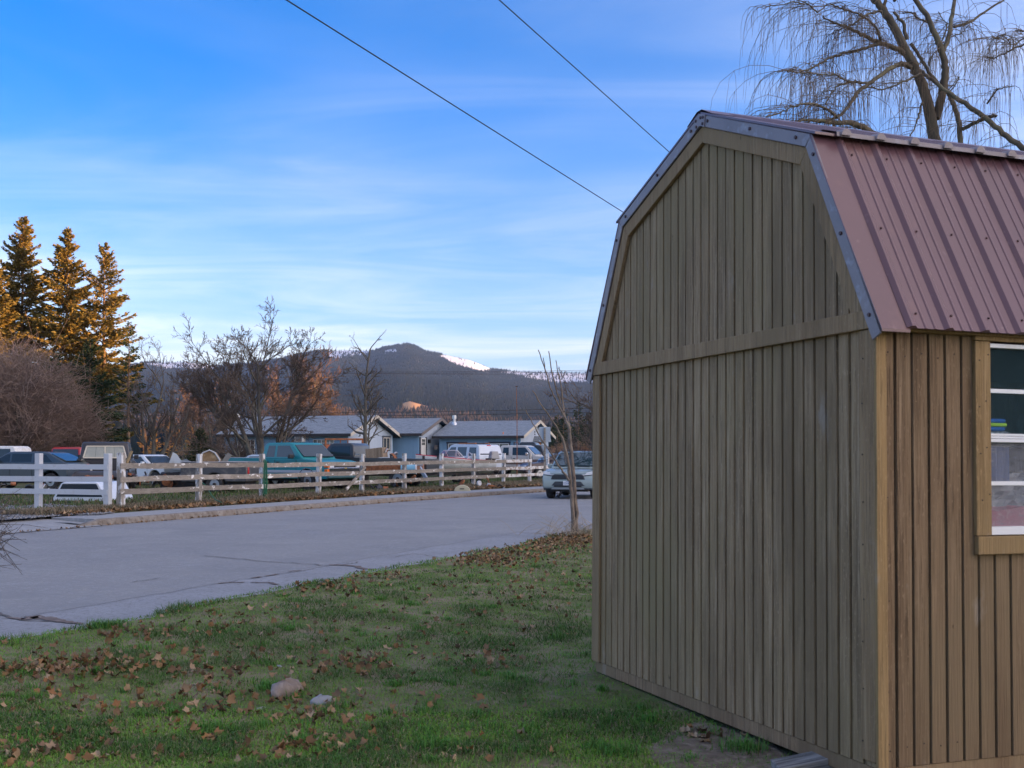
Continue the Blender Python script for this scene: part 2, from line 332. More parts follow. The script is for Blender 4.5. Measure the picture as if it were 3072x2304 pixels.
# worn dirt by the shed
DIRT = M('bare_dirt', (.20, .155, .115), .95, layers=[((.13, .10, .075), 7, .42, .62, (1, 1, 1), 'World'), ((.28, .225, .17), 18, .5, .7, (1, 1, 1), 'World')], bump=.6, bs=30, coord='World', spec=.1)
b = MB(); dp = [(1930, 2240), (1990, 2190), (2080, 2165), (2180, 2175), (2270, 2200), (2340, 2235), (2380, 2285), (2350, 2330), (2200, 2350), (2050, 2330), (1950, 2290)]
c0 = on_lawn(2160, 2250); ring = [on_lawn(x + random.uniform(-14, 14), y + random.uniform(-6, 6)) for x, y in dp]
vv = [c0 + Vector((0, 0, .012))] + [c0.lerp(q, f) + Vector((0, 0, float(lawn_z(*c0.lerp(q, f)[:2])) - c0.lerp(q, f).z + (.011 if f < 1 else -.004))) for f in (.5, .85, 1.) for q in ring]; m_ = len(ring)
b.add(vv, [(0, 1 + i, 1 + (i + 1) % m_) for i in range(m_)] + [(1 + k * m_ + i, 1 + (k + 1) * m_ + i, 1 + (k + 1) * m_ + (i + 1) % m_, 1 + k * m_ + (i + 1) % m_) for k in (0, 1) for i in range(m_)]); struct(b.build('dirt_patch', DIRT, smooth=60))
# yard behind the kerb
us = np.linspace(-70, 140, 120); ws = np.array([0, .6, 1.3, 2, 2.6, 3.2, 4, 5, 7, 10, 14, 20, 28, 40, 60, 90, 140])
V = []
for s in us:
    for w in ws:
        q = rp(s, 10.7 + w + bend(s)); z = yard_z(q.x, q.y) - .012 - (0.20 if w < .01 or (w < 1.5 and s < 13) else 0)
        if w > 1.5: z += (vnoise(np.array([q.x * .4]), np.array([q.y * .4]), 8, 2)[0] - .5) * .10 + (.10 * math.exp(-((w - 2.3) / .7) ** 2) if s > 13.5 else 0)
        V.append((q.x, q.y, z))
n2 = len(ws); idx = np.arange(len(V)).reshape(-1, n2)
Fq = np.stack([idx[:-1, :-1], idx[:-1, 1:], idx[1:, 1:], idx[1:, :-1]], -1).reshape(-1, 4)
struct(bigmesh('yard', np.array(V), Fq, YARD, smooth=True))
# sidewalk slabs and kerb stones
KERB = M('kerb_concrete', (.20, .17, .142), .92, layers=[((.255, .235, .21), 3, .45, .65, (1, 1, 1), 'World'), ((.115, .095, .078), 8, .48, .70, (1, 1, 1), 'World')], bump=.2, bs=50, coord='World')
walk = struct(MB().add([rp(12.2, 10.75, .08), rp(12.2, 12.0, .08), rp(12.4, 12.0, .08), rp(12.4, 10.75, .08)], [(0, 1, 2, 3)]).build('sidewalk', CONCRETE))
kerb = struct(MB().add([rp(12.9, 10.70, -.03), rp(12.9, 10.74, -.03), rp(60, 10.74 + bend(60), -.03), rp(60, 10.70 + bend(60), -.03)], [(0, 1, 2, 3)]).build('kerb', KERB))
s = 12.7
while s < 62:
    e = s + 1.83 - .012; b = MB(); b0, b1 = bend(s), bend(e); h = random.uniform(-.004, .004)
    b.loft([[rp(s, 10.80 + b0, .0), rp(s, 12.05 + b0, .0), rp(s, 12.05 + b0, .150 + h), rp(s, 10.80 + b0, .143 + h)], [rp(e, 10.80 + b1, .0), rp(e, 12.05 + b1, .0), rp(e, 12.05 + b1, .150 + h), rp(e, 10.80 + b1, .143 + h)]])
    b.build('paving_slab', CONCRETE, walk); s += 1.83
s = 12.75; first = True
while s < 62:
    L = 2.44; e = s + L - .014; b0, b1 = bend(s), bend(e); b = MB(); h = random.uniform(-.006, .006)
    def sec(q, bb, t): return [rp(q, 10.60 + bb, -.02), rp(q, 10.79 + bb, -.02), rp(q, 10.79 + bb, t), rp(q, 10.66 + bb, t), rp(q, 10.625 + bb, max(t - .03, -.01))]
    if first: b.loft([sec(s - .75, b0, .012), sec(s - .3, b0, .09), sec(s - .012, b0, .14)]).build('kerb_stone', KERB, kerb); b = MB(); first = False
    b.loft([sec(s, b0, .142 + h), sec(e, b1, .142 + h)]); b.build('kerb_stone', KERB, kerb, bevel=.01); s += L
# driveway apron at the left and the gravel in front of the gate
b = MB(); ss = np.linspace(2, 12.72, 12)
b.add([q for s in ss for q in (rp(s, 10.45, .012), rp(s, 11.3, .07), rp(s, 12.85, .150))], [(3 * i + k, 3 * i + k + 1, 3 * i + k + 4, 3 * i + k + 3) for i in range(11) for k in (0, 1)])
struct(b.build('driveway_apron', CONCRETE))
def gz(x, y): return .150
b = MB(); gp = [(-60, 1508), (60, 1518), (150, 1512), (230, 1517), (320, 1529), (345, 1537), (300, 1543), (200, 1545), (100, 1553), (0, 1560), (-80, 1575)]
gpw = [lz(x, y, .172) for x, y in gp]; b.add(gpw, [tuple(range(len(gpw)))]); struct(b.build('gravel_patch', GRAVEL))
# ---------------------------------------------------------------- unseen hill added off to the right to keep the street in shade
WOOD = M('shade_hill_cover', (.05, .055, .035), .95, layers=[((.09, .075, .05), .2, .45, .6, (1, 1, 1), 'World')], bump=.6, bs=1.5, coord='World')
def hill(y0, y1, x0, ht, seed):
    ys = np.sort(np.concatenate([np.linspace(y0, y1, 32), y0 + np.array([1, 2, 3, 4]), y1 - np.array([1, 2, 3, 4])])); xs = np.array([0, 6, 14, 24, 40, 60]); pr = np.array([-.1, .62, .92, 1, .8, -.1])
    V = [(x0 + x, y, max(-.5, ht * h * min(1, (y - y0) / 4, (y1 - y) / 4) * (1 + .015 * math.sin(y * .31 + seed) * (h > .5)))) for y in ys for x, h in zip(xs, pr)]
    idx = np.arange(len(V)).reshape(40, 6); Fq = np.stack([idx[:-1, :-1], idx[:-1, 1:], idx[1:, 1:], idx[1:, :-1]], -1).reshape(-1, 4)
    struct(bigmesh('shade_hill', np.array(V), Fq, WOOD, smooth=True))
GAP = 106.3 - math.tan(SUN_AZ - R(90)) * 327  # gap between the added hills, aimed so the sun strikes the house gables
HILLS = [(-300, GAP + 2.0, 300, 47, 0), (GAP - 2.0, 330, 300, 46, 2)]
for h in HILLS: hill(*h)
# ---------------------------------------------------------------- mountain
SKYL = [(-900, 1150), (-300, 1130), (0, 1118), (250, 1112), (370, 1098), (430, 1086), (560, 1084), (640, 1095), (740, 1090), (832, 1076), (900, 1060), (945, 1052), (1000, 1050), (1058, 1048), (1115, 1051), (1149, 1041), (1190, 1034),
        (1222, 1029), (1245, 1035), (1273, 1051), (1341, 1064), (1409, 1078), (1440, 1090), (1477, 1106), (1510, 1110), (1595, 1115), (1680, 1117), (1765, 1118), (2000, 1112), (2600, 1130), (3300, 1150), (4200, 1160)]
sx = np.array([(a - 1536) / FPX for a, _ in SKYL]); sz = np.array([(1360 - c) / FPX for _, c in SKYL])
YC = 4200.
tt = np.linspace(-.70, .70, 420)
yy = np.concatenate([np.linspace(620, 4200, 130), np.linspace(4300, 6200, 14)])
def mtn_z(t, y):
    C = np.interp(t, sx, sz) * YC
    u = np.clip((y - 620) / (YC - 620), 0, 1)
    f = .10 * u + .90 * u ** 1.55
    f = f * (1 + .35 * (vnoise(t * 26 + 7, y / 520., 21, 4) - .5) * np.sin(np.pi * u))
    z = C * f
    back = np.clip((y - YC) / 2000., 0, 1)
    return z * (1 - .75 * back) - 3 + 2 * u
T, Yg = np.meshgrid(tt, yy, indexing='ij'); Zg = mtn_z(T, Yg)
PXg = 1536 + FPX * T; PYg = 1360 - FPX * (Zg - CAMZ) / Yg
def inpoly(x, y, P):
    x = np.asarray(x, float); y = np.asarray(y, float); c = np.zeros(x.shape, bool); n = len(P)
    for i in range(n):
        (x0, y0), (x1, y1) = P[i], P[(i + 1) % n]
        if y0 == y1: continue
        k = ((y0 > y) != (y1 > y)) & (x < (x1 - x0) * (y - y0) / (y1 - y0) + x0); c ^= k
    return c
SNOW = [[(1318, 1068), (1345, 1058), (1385, 1066), (1425, 1080), (1462, 1095), (1490, 1107), (1440, 1114), (1400, 1104), (1350, 1087)]]
THIN = [[(975, 1062), (1010, 1048), (1060, 1044), (1115, 1048), (1100, 1062), (1040, 1072), (990, 1078)], [(1500, 1116), (1600, 1108), (1680, 1112), (1800, 1116), (1800, 1150), (1680, 1150), (1600, 1137)], [(400, 1092), (600, 1080), (700, 1090), (640, 1108), (500, 1106)], [(1150, 1050), (1185, 1046), (1190, 1055), (1160, 1060)]]
FIELD = [[(1204, 1212), (1228, 1203), (1285, 1219), (1290, 1228), (1240, 1237), (1210, 1234)], [(1060, 1232), (1100, 1228), (1150, 1241), (1120, 1250), (1070, 1246)], [(840, 1212), (900, 1206), (960, 1214), (930, 1224), (860, 1222)]]
snow = np.zeros(T.shape); fld = np.zeros(T.shape)
for P in SNOW: snow[inpoly(PXg, PYg, P)] = 1
for P in THIN: snow[inpoly(PXg, PYg, P)] = .85
for P in FIELD: fld[inpoly(PXg, PYg, P)] = 1
colr = np.zeros(T.shape + (4,)); colr[..., 3] = 1
base = np.array([.03, .034, .034]); colr[..., :3] = base
colr[..., :3] = colr[..., :3] * (1 - snow[..., None]) + np.array([.55, .62, .76]) * snow[..., None]  # blue of the shaded slope put into the snow colour
colr[..., :3] = colr[..., :3] * (1 - fld[..., None]) + np.array([.40, .24, .12]) * fld[..., None]  # tan fields, with the warm low sunlight on them put into the colour
n1, n2 = T.shape; idx = np.arange(n1 * n2).reshape(n1, n2)
Fq = np.stack([idx[:-1, :-1], idx[1:, :-1], idx[1:, 1:], idx[:-1, 1:]], -1).reshape(-1, 4)
MT = bpy.data.materials.new('mountain_slope'); MT.use_nodes = True; t_ = MT.node_tree; p_ = t_.nodes['Principled BSDF']; p_.inputs['Roughness'].default_value = .95; p_.inputs['Specular IOR Level'].default_value = .1
a_ = t_.nodes.new('ShaderNodeVertexColor'); a_.layer_name = 'cover'; t_.links.new(a_.outputs[0], p_.inputs['Base Color'])
mo = struct(bigmesh('mountain', np.stack([T * Yg, Yg, Zg], -1).reshape(-1, 3), Fq, MT, smooth=True))
ca = mo.data.color_attributes.new('cover', 'FLOAT_COLOR', 'POINT'); ca.data.foreach_set('color', colr.reshape(-1).astype(np.float32))
def far_wood(name, label, n, tr, yr, hr, rr, mat, seed, thin_keep=.12, sides=5, power=1., zfun=mtn_z):
    g = np.random.default_rng(seed); t = g.uniform(*tr, n); y = yr[0] + (yr[1] - yr[0]) * g.random(n) ** power
    z = zfun(t, y); px = 1536 + FPX * t; py = 1360 - FPX * (z - CAMZ) / y; keep = np.ones(n, bool)
    for P in SNOW: keep &= ~(inpoly(px, py, P) & (g.random(n) > .02))
    for P in FIELD: keep &= ~inpoly(px, py, P)
    for P in THIN: keep &= ~(inpoly(px, py, P) & (g.random(n) > thin_keep))
    t, y, z = t[keep], y[keep], z[keep]; n = len(t); h = g.uniform(*hr, n); r = h * g.uniform(*rr, n)
    a = np.linspace(0, 2 * np.pi, sides, endpoint=False)[None] + g.uniform(0, 6, (n, 1))
    V = np.zeros((n, sides + 1, 3)); V[:, :sides, 0] = (t * y)[:, None] + np.cos(a) * r[:, None]; V[:, :sides, 1] = y[:, None] + np.sin(a) * r[:, None]; V[:, :sides, 2] = (z - .5)[:, None] + h[:, None] * .06
    V[:, sides, 0] = t * y; V[:, sides, 1] = y; V[:, sides, 2] = z + h
    k = np.arange(sides); Ft = np.stack([k, (k + 1) % sides, np.full(sides, sides)], -1)[None] + (np.arange(n) * (sides + 1))[:, None, None]
    return stuff(bigmesh(name, V.reshape(-1, 3), Ft.reshape(-1, 3), mat), label, 'wood')
CONIF = M('far_conifer', (.010, .018, .020), .95, layers=[((.018, .026, .024), .012, .42, .62, (1, 1, 1), 'World'), ((.030, .030, .028), .03, .55, .7, (1, 1, 1), 'World')], spec=.1)
BROWNW = M('far_brown_wood', (.085, .062, .048), .95, layers=[((.12, .08, .055), .02, .45, .6, (1, 1, 1), 'World'), ((.06, .055, .04), .05, .5, .65, (1, 1, 1), 'World')], spec=.1)
far_wood('mountain_forest', 'dark conifer forest covering the far mountain slopes', 100000, (-.48, .12), (900, 4215), (5, 11), (.17, .26), CONIF, 31, power=.8)
far_wood('ridge_forest', 'conifers standing along the mountain skyline', 3200, (-.48, .12), (4120, 4230), (5, 11), (.16, .24), CONIF, 33)
far_wood('brown_woodland', 'brown leafless woodland at the foot of the mountain', 9000, (-.48, .10), (640, 1700), (7, 12), (.28, .42), BROWNW, 35, power=1.4)

# ---------------------------------------------------------------- the shed (local x: along the window wall, y: along the gable, z: up)
SHM = Matrix(((0.93702, -0.34922, 0.00628, 1.806), (0.34914, 0.93701, 0.01099, 5.7), (-0.00972, -0.0081, 0.99992, 0.04595), (0, 0, 0, 1)))
shed = thing('storage_shed', 'brown wooden barn-style shed with gambrel roof of dull red metal', 'shed'); shed.matrix_world = SHM
def wood(name, base, dark, pale, tint, rnd=.07):
    return M(name, base, .82, layers=[(dark, 9, .42, .68, (1.6, 1.6, .09)), (pale, 30, .50, .72, (1.2, 1.2, .05)), (tuple(k * .75 for k in dark), 55, .52, .68, (1.5, 1.5, .06)), (pale, 90, .58, .72, (1.2, 1.2, .35)), (tint, .9, .44, .62, (1, 1, .5), 'World'), (tuple(k * .62 for k in base), 1.3, .50, .70, (1.6, 1.6, .35), 'World'), ((.37, .32, .27), 2.6, .66, .84, (1.4, 1.4, .6), 'World'), (tuple(k * .45 for k in base), 26, .70, .74, (1, 1, .35))],
             bump=.45, bs=60, bst=(1.5, 1.5, .05), rnd=rnd, spec=.25)
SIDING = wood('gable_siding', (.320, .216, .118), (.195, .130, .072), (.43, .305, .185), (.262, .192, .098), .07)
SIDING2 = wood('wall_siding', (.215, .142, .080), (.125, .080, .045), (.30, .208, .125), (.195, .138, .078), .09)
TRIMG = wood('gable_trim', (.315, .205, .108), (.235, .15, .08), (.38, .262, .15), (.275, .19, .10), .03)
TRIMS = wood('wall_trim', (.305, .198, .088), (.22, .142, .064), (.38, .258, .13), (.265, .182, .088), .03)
SKIRT = wood('skirt_wood', (.28, .18, .10), (.19, .12, .068), (.35, .24, .14), (.23, .165, .09), .03)
SHEATH = M('sheathing', (.035, .030, .025), .9)
GROOVE = M('groove', (.010, .009, .008), .95)
ROOFM = M('red_roof_metal', (.132, .066, .078), .34, .0, layers=[((.12, .062, .07), 1.2, .4, .65, (1, 1, 1)), ((.20, .125, .13), 24, .64, .78, (1, 1, 1)), ((.165, .085, .085), 3, .58, .72, (1, 1, 1))], bump=.05, bs=6, spec=.55, rnd=.03)
FLASH = M('grey_flashing', (.225, .19, .20), .50, layers=[((.18, .15, .16), 3, .45, .65, (1, 1, 1)), ((.33, .33, .38), 12, .55, .75, (1, 1, 1))], spec=.55)
SCREW = M('screw_head', (.07, .035, .035), .5, .3)
WS = 3.356; LEN = 4.9; ZB = 2.178; ZT = ZB + .094
EV = (-.085, 2.146); KN = (.485, 3.285); PK = (1.678, 3.737)
prof = [EV, KN, PK, (WS - KN[0], KN[1]), (WS - EV[0], EV[1])]
def offs(P, d):
    """polyline moved inwards by d"""
    out = []
    for i in range(len(P)):
        def nrm(a, b):
            t = Vector((b[0] - a[0], b[1] - a[1])).normalized(); return Vector((t.y, -t.x))
        if i == 0: n = nrm(P[0], P[1]); q = Vector(P[0]) + n * d
        elif i == len(P) - 1: n = nrm(P[-2], P[-1]); q = Vector(P[-1]) + n * d
        else:
            n1 = nrm(P[i - 1], P[i]); n2 = nrm(P[i], P[i + 1]); m = (n1 + n2); m = m / m.dot(n1); q = Vector(P[i]) + m * d
        out.append((q.x, q.y))
    return out
GX = lambda u, v, w: (w, u, v)          # polygon in the gable plane, thickness along x
def seg(P, Q, i): return [P[i], P[i + 1], Q[i + 1], Q[i]]
inA = offs(prof, .074); inB = offs(prof, .172)
def cut(poly, zmin):
    """keep the part of a convex polygon above zmin"""
    out = []
    for i in range(len(poly)):
        a, c = poly[i], poly[(i + 1) % len(poly)]
        if a[1] >= zmin: out.append(a)
        if (a[1] - zmin) * (c[1] - zmin) < 0:
            t = (zmin - a[1]) / (c[1] - a[1]); out.append((a[0] + (c[0] - a[0]) * t, zmin))
    return out
# dark sheathing behind the boards
MB().prism([(.0, .02), (WS, .02), (WS, 2.2)] + [(inA[3][0], inA[3][1]), inA[2], inA[1], (0., 2.2)], GX, .018, .034).build('sheathing', GROOVE, shed)
MB().prism([(.0, .02), (WS, .02), (WS, 2.2)] + [(inA[3][0], inA[3][1]), inA[2], inA[1], (0., 2.2)], GX, LEN - .034, LEN - .018).build('back_wall', SIDING, shed)
MB().box(.036, LEN - .036, WS - .034, WS, .02, 2.25).build('far_wall', SIDING, shed)
MB().box(.036, LEN - .036, .036, WS - .036, .0, .03).build('shed_floor', SHEATH, shed)
# lower gable boards: one mesh shared by all of them
PIT = .1016
def board_mesh(w, h, t, mat, ax):
    b = MB()
    e = .003
    if ax == 'x': b.loft([[(-t, e, z), (0, 0, z), (0, w, z), (-t, w - e, z)] for z in (0, h)])
    else: b.loft([[(e, -t, z), (0, 0, z), (w, 0, z), (w - e, -t, z)] for z in (0, h)])
    return b.mesh('siding_board', mat)
lowm = board_mesh(PIT - .015, ZB + .03, .017, SIDING, 'x')
nb = int((WS - .06) / PIT)
for i in range(nb + 1):
    y = .022 + i * PIT
    if y > WS - .06: break
    inst('siding_board', lowm, shed, (.017 + random.uniform(-.0015, .0015), y, .0), sc=(1, 1, 1))
# upper gable boards, each cut to the roof slope
innr = offs(prof, .12)
def roof_at(y, P):
    for (y0, z0), (y1, z1) in zip(P, P[1:]):
        if y0 <= y <= y1: return z0 + (z1 - z0) * (y - y0) / (y1 - y0)
    return None
i = 0
while True:
    y = .022 + i * PIT; i += 1
    if y > WS - .06: break
    y2 = y + PIT - .015; ys = sorted([y, y2] + [q[0] for q in innr if y < q[0] < y2]); poly = [(y, ZB + .05), (y2, ZB + .05)]
    tops = [(yy_, roof_at(yy_, innr)) for yy_ in reversed(ys)]
    if any(z is None or z < ZB + .06 for _, z in tops):
        tops = [(a, max(c or 0, ZB + .06)) for a, c in tops]
    b = MB().prism(poly + tops, GX, random.uniform(.001, -.002), .017); b.build('siding_board', SIDING, shed)
# trim on the gable
def brd(poly, x0, x1, name, mat, par=shed, bev=.003): return MB().prism(poly, GX, x0, x1).build(name, mat, par, bevel=bev, seg=1)
brd([(-.004, .03), (.112, .03), (.112, ZB - .003), (-.004, ZB - .003)], -.022, -.003, 'corner_board', TRIMG)
brd([(WS - .113, .0), (WS + .012, .0), (WS + .012, ZB - .003), (WS - .113, ZB - .003)], -.022, -.003, 'corner_board', TRIMG)
brd([(.02, ZB), (WS - .02, ZB), (WS - .04, ZT), (.04, ZT)], -.034, -.003, 'band_board', TRIMG)
for k in range(4):
    q = cut(seg(inA, inB, k), ZB + .002)
    if k in (0, 3):
        q = cut([inA[0], inA[1], inB[1], inB[0]] if k == 0 else [inA[3], inA[4], inB[4], inB[3]], ZB + .002)
    brd(q, -.030, -.0035, 'rake_board', TRIMG)
for k in range(4):
    b = MB().prism(seg(prof, inA, k), GX, -.043, -.031); fl = b.build('rake_flashing', FLASH, shed, bevel=.004, seg=1)
    a, c = Vector(prof[k]), Vector(prof[k + 1]); a2, c2 = Vector(inA[k]), Vector(inA[k + 1]); L = (c - a).length
    for j in range(3):
        f = (.10, .5, .92)[j]; q = a.lerp(c, f).lerp(a2.lerp(c2, f), .45)
        MB().disc((-.046, q.x, q.y), (1, 0, 0), .0105, .010, 8).build('screw', SCREW, fl)
b = MB()          # peak cover plate
b.prism([(PK[0] - .07, PK[1] - .024), PK, (PK[0] + .07, PK[1] - .024), (PK[0] + .06, PK[1] - .10), (PK[0], PK[1] - .078), (PK[0] - .06, PK[1] - .10)], GX, -.049, -.044); pkp = b.build('peak_plate', FLASH, shed)
for y, z in ((-.045, -.035), (-.04, -.075), (.045, -.035), (.04, -.075), (-.015, -.03)):
    MB().disc((-.051, PK[0] + y, PK[1] + z), (1, 0, 0), .010, .008, 8).build('screw', SCREW, pkp)
# skirt boards and skids
brd([(.0, -.085), (WS, -.085), (WS, -.004), (.0, -.004)], .006, .044, 'skirt_board', SKIRT)
MB().box(.05, LEN, .006, .044, -.085, -.004).build('skirt_board', SKIRT, shed)
for y in (.35, 1.65, 2.95): MB().box(.09, LEN - .1, y - .05, y + .05, -.10, .0).build('skid', OLDWOOD, shed)
# window wall boards
WX0, WX1, WZ0, WZ1 = .692, 1.52, 1.140, 2.131        # white window unit
TX0, TX1, TZ0, TZ1 = .592, 1.62, 1.041, 2.205
full = board_mesh(PIT - .010, 2.19, .017, SIDING2, 'y'); x = .036 - .0; xs_ = []
lowb = board_mesh(PIT - .010, TZ0 + .01, .017, SIDING2, 'y')
x = .012
while x < LEN - .05:
    if x + PIT < TX0 + .06 or x > TX1 - .05: inst('siding_board', full, shed, (x, .017 + random.uniform(-.0015, .0015), .0))
    else: inst('siding_board', lowb, shed, (x, .017, .0))
    x += PIT + .002
MB().box(.0, TX0 + .04, .0175, .034, .02, 2.2).box(TX1 - .04, LEN, .0175, .034, .02, 2.2).box(TX0 + .04, TX1 - .04, .0175, .034, .02, TZ0 + .05).box(TX0 + .04, TX1 - .04, .0175, .034, TZ1 - .02, 2.2).build('sheathing', GROOVE, shed)
MB().box(-.0225, .040, -.024, -.0042, .0, 2.165).build('corner_board', TRIMS, shed, bevel=.003)
MB().box(LEN - .10, LEN + .02, -.022, -.004, .0, 2.165).build('corner_board', TRIMS, shed, bevel=.003)
win = MB().box(TX0, WX0 - .002, -.028, -.002, WZ0 - .002, TZ1 - .066).build('window', TRIMS, shed, bevel=.003)   # left casing carries the rest
MB().box(WX1 + .002, TX1, -.028, -.002, WZ0 - .002, TZ1 - .066).build('casing', TRIMS, win, bevel=.003)
MB().box(TX0, TX1, -.028, -.002, TZ1 - .063, TZ1).build('head_casing', TRIMS, win, bevel=.003)
MB().box(TX0 + .004, TX1, -.034, -.002, TZ0, WZ0 - .005).build('sill_casing', TRIMS, win, bevel=.004)
VINYL = M('white_vinyl', (.74, .75, .76), .35, layers=[((.6, .6, .6), 5, .55, .75, (1, 1, 1))])
b = MB()
for z0, z1 in ((WZ1 - .022, WZ1), (WZ0, WZ0 + .042)): b.box(WX0, WX1, -.020, .025, z0, z1)
b.box(WX0, WX0 + .004, -.010, .025, WZ0 + .043, WZ1 - .023).box(WX1 - .012, WX1, -.020, .025, WZ0 + .043, WZ1 - .023)
b.build('frame', VINYL, win, bevel=.003)
MB().box(WX0 + .005, WX1 - .013, -.014, .012, 1.619, 1.636).box(WX0 + .005, WX1 - .013, -.010, .012, 1.638, 1.650).box(WX0 + .005, WX1 - .013, -.007, .012, 1.652, 1.664).build('meeting_rail', VINYL, win, bevel=.002)
for z in (1.886, 1.405): MB().box(WX0 + .005, WX1 - .013, -.002, .010, z - .011, z + .011).build('glazing_bar', VINYL, win, bevel=.002)
MB().box(WX0 + .400, WX0 + .424, -.0015, .0095, 1.19, 1.60).box(WX0 + .400, WX0 + .424, -.0015, .0095, 1.67, 2.10).build('glazing_bar', VINYL, win)
GL1 = glass('window_glass', (.80, .86, .88), .02, dirt=.11, tone_col=(.20, .36, .42)); GL2 = glass('screened_glass', (.8, .82, .84), .05, dirt=.30, tone_col=(.50, .52, .56))  # teal tone mixed into the upper panes, pale screen grey into the lower
for z0, z1, g_ in ((1.897, 2.110, GL1), (1.664, 1.875, GL1), (1.416, 1.619, GL2), (1.182, 1.394, GL2)):
    MB().add([(WX0 + .004, .006, z0), (WX1 - .013, .006, z0), (WX1 - .013, .006, z1), (WX0 + .004, .006, z1)], [(0, 1, 2, 3)]).build('pane', g_, win)
# roof: ribbed panels on both sides, in 0.91 m sheets
RIB = .2286
def panel(P, Q, x0, nribs, name, up):
    """sheet from P (top) to Q (bottom) in (y, z), starting at x0"""
    P = Vector(P); Q = Vector(Q); d = (Q - P).normalized(); n = Vector((-d.y, d.x)) if up > 0 else Vector((d.y, -d.x))
    if n.y < 0: n = -n
    xs = []
    for k in range(nribs):
        o = x0 + k * RIB
        xs += [(o, 0), (o + .022, .019), (o + .042, .019), (o + .064, 0), (o + .108, 0), (o + .114, .0045), (o + .122, .0045), (o + .128, 0), (o + .166, 0), (o + .172, .0045), (o + .180, .0045), (o + .186, 0)]
    xs.append((x0 + nribs * RIB - .001, 0))
    b = MB(); m = len(xs); v = [(x, *(p + n * h)) for p in (P, Q) for x, h in xs] + [(x, *(p - n * .004)) for p in (P, Q) for x, h in xs]
    f = [(i, i + 1, m + i + 1, m + i) for i in range(m - 1)] + [(2 * m + i, 3 * m + i, 3 * m + i + 1, 2 * m + i + 1) for i in range(m - 1)]
    f += [(m + i, m + i + 1, 3 * m + i + 1, 3 * m + i) for i in range(m - 1)]
    b.add(v, f); return b.build(name, ROOFM, shed, fix=False), d, n
def lift(P, k): return (P[0], P[1] + k)
XR = .105
for sd in (0, 1):
    m_ = (lambda p: p) if sd == 0 else (lambda p: (WS - p[0], p[1]))
    for P_, Q_ in (((KN[0] + .014, KN[1] + .012), (EV[0] - .014, EV[1] + .020)), ((PK[0] - .01, PK[1] + .010), (KN[0] - .04, KN[1] + .004))):
        P_, Q_ = m_(P_), m_(Q_); b = MB(); b.loft([[(xq, P_[0], P_[1]), (xq, Q_[0], Q_[1]), (xq, Q_[0], Q_[1] - .014), (xq, P_[0], P_[1] - .014)] for xq in (-.046, .125)]); b.build('rake_cover', ROOFM, shed)
for sd in (0, 1):
    m_ = (lambda p: p) if sd == 0 else (lambda p: (WS - p[0], p[1]))
    x = XR
    for j in range(6):
        nr = 4 if j < 5 else 1
        pan, d, n = panel(m_((KN[0] + .012, KN[1] + .006)), m_((EV[0] - .012, EV[1] + .030)), x, nr, 'roof_panel', 1)
        if sd == 0 and j < 3:
            a = Vector((KN[0] + .012, KN[1] + .006)); c = Vector((EV[0] - .012, EV[1] + .030))
            for k in range(nr):
                for f in (.10, .50, .93):
                    q = a.lerp(c, f) + n * .004; MB().disc((x + k * RIB + .085 + random.uniform(-.006, .006), q.x, q.y), (0, n.x, n.y), .0058, .007, 7).build('screw', SCREW, pan)
        panel(m_((PK[0] - .01, PK[1] + .004)), m_((KN[0] - .045, KN[1] - .003)), x, nr, 'roof_panel', 1)
        x += nr * RIB
    # flashing strip on the knee, lapped over the upper panels
    b = MB(); k1 = m_((KN[0] + .13, KN[1] + .078)); k2 = m_((KN[0] - .050, KN[1] + .014)); k3 = m_((KN[0] - .055, KN[1] - .012))
    xa, xb = XR - .02, LEN + .05; b.add([(xq, *q) for xq in (xa, xb) for q in (k1, k2, k3)], [(0, 1, 4, 3), (1, 2, 5, 4)]); 
    b.add([(xq, *q) for xq in (xa, xb) for q in (lift(k1, -.004), lift(k2, -.004), k3)], [(0, 1, 4, 3), (1, 2, 5, 4)])
    b.build('knee_flashing', FLASH, shed)
    x = XR - RIB
    while sd == 0 and x < 3.4:                     # the flashing bulges over each rib
        b = MB(); x0 = x + RIB + .002
        b.loft([[(x0 + .066 * math.cos(t) * .5 + .032, k2[0] - .018, k2[1] - .020 + .036 * math.sin(t)) for t in np.linspace(0, math.pi, 7)], [(x0 + .06 * math.cos(t) * .5 + .032, k2[0] + .05, k2[1] + .0 + .026 * math.sin(t)) for t in np.linspace(0, math.pi, 7)]])
        b.build('rib_cover', FLASH, shed); x += RIB
    b = MB(); e1 = m_((EV[0] + .03, EV[1] + .02)); e2 = m_((.02, 2.20)); b.box(.02, LEN, min(e1[0], e2[0]), max(e1[0], e2[0]), 2.166, 2.186); b.build('eave_board', TRIMS, shed)
b = MB(); b.add([(xq, PK[0] + y, PK[1] + z) for xq in (-.05, LEN + .05) for y, z in ((-.16, -.042), (-.03, .020), (.03, .020), (.16, -.042))], [(i, i + 1, 5 + i, 4 + i) for i in range(3)])
b.build('ridge_cap', ROOFM, shed, fix=False)
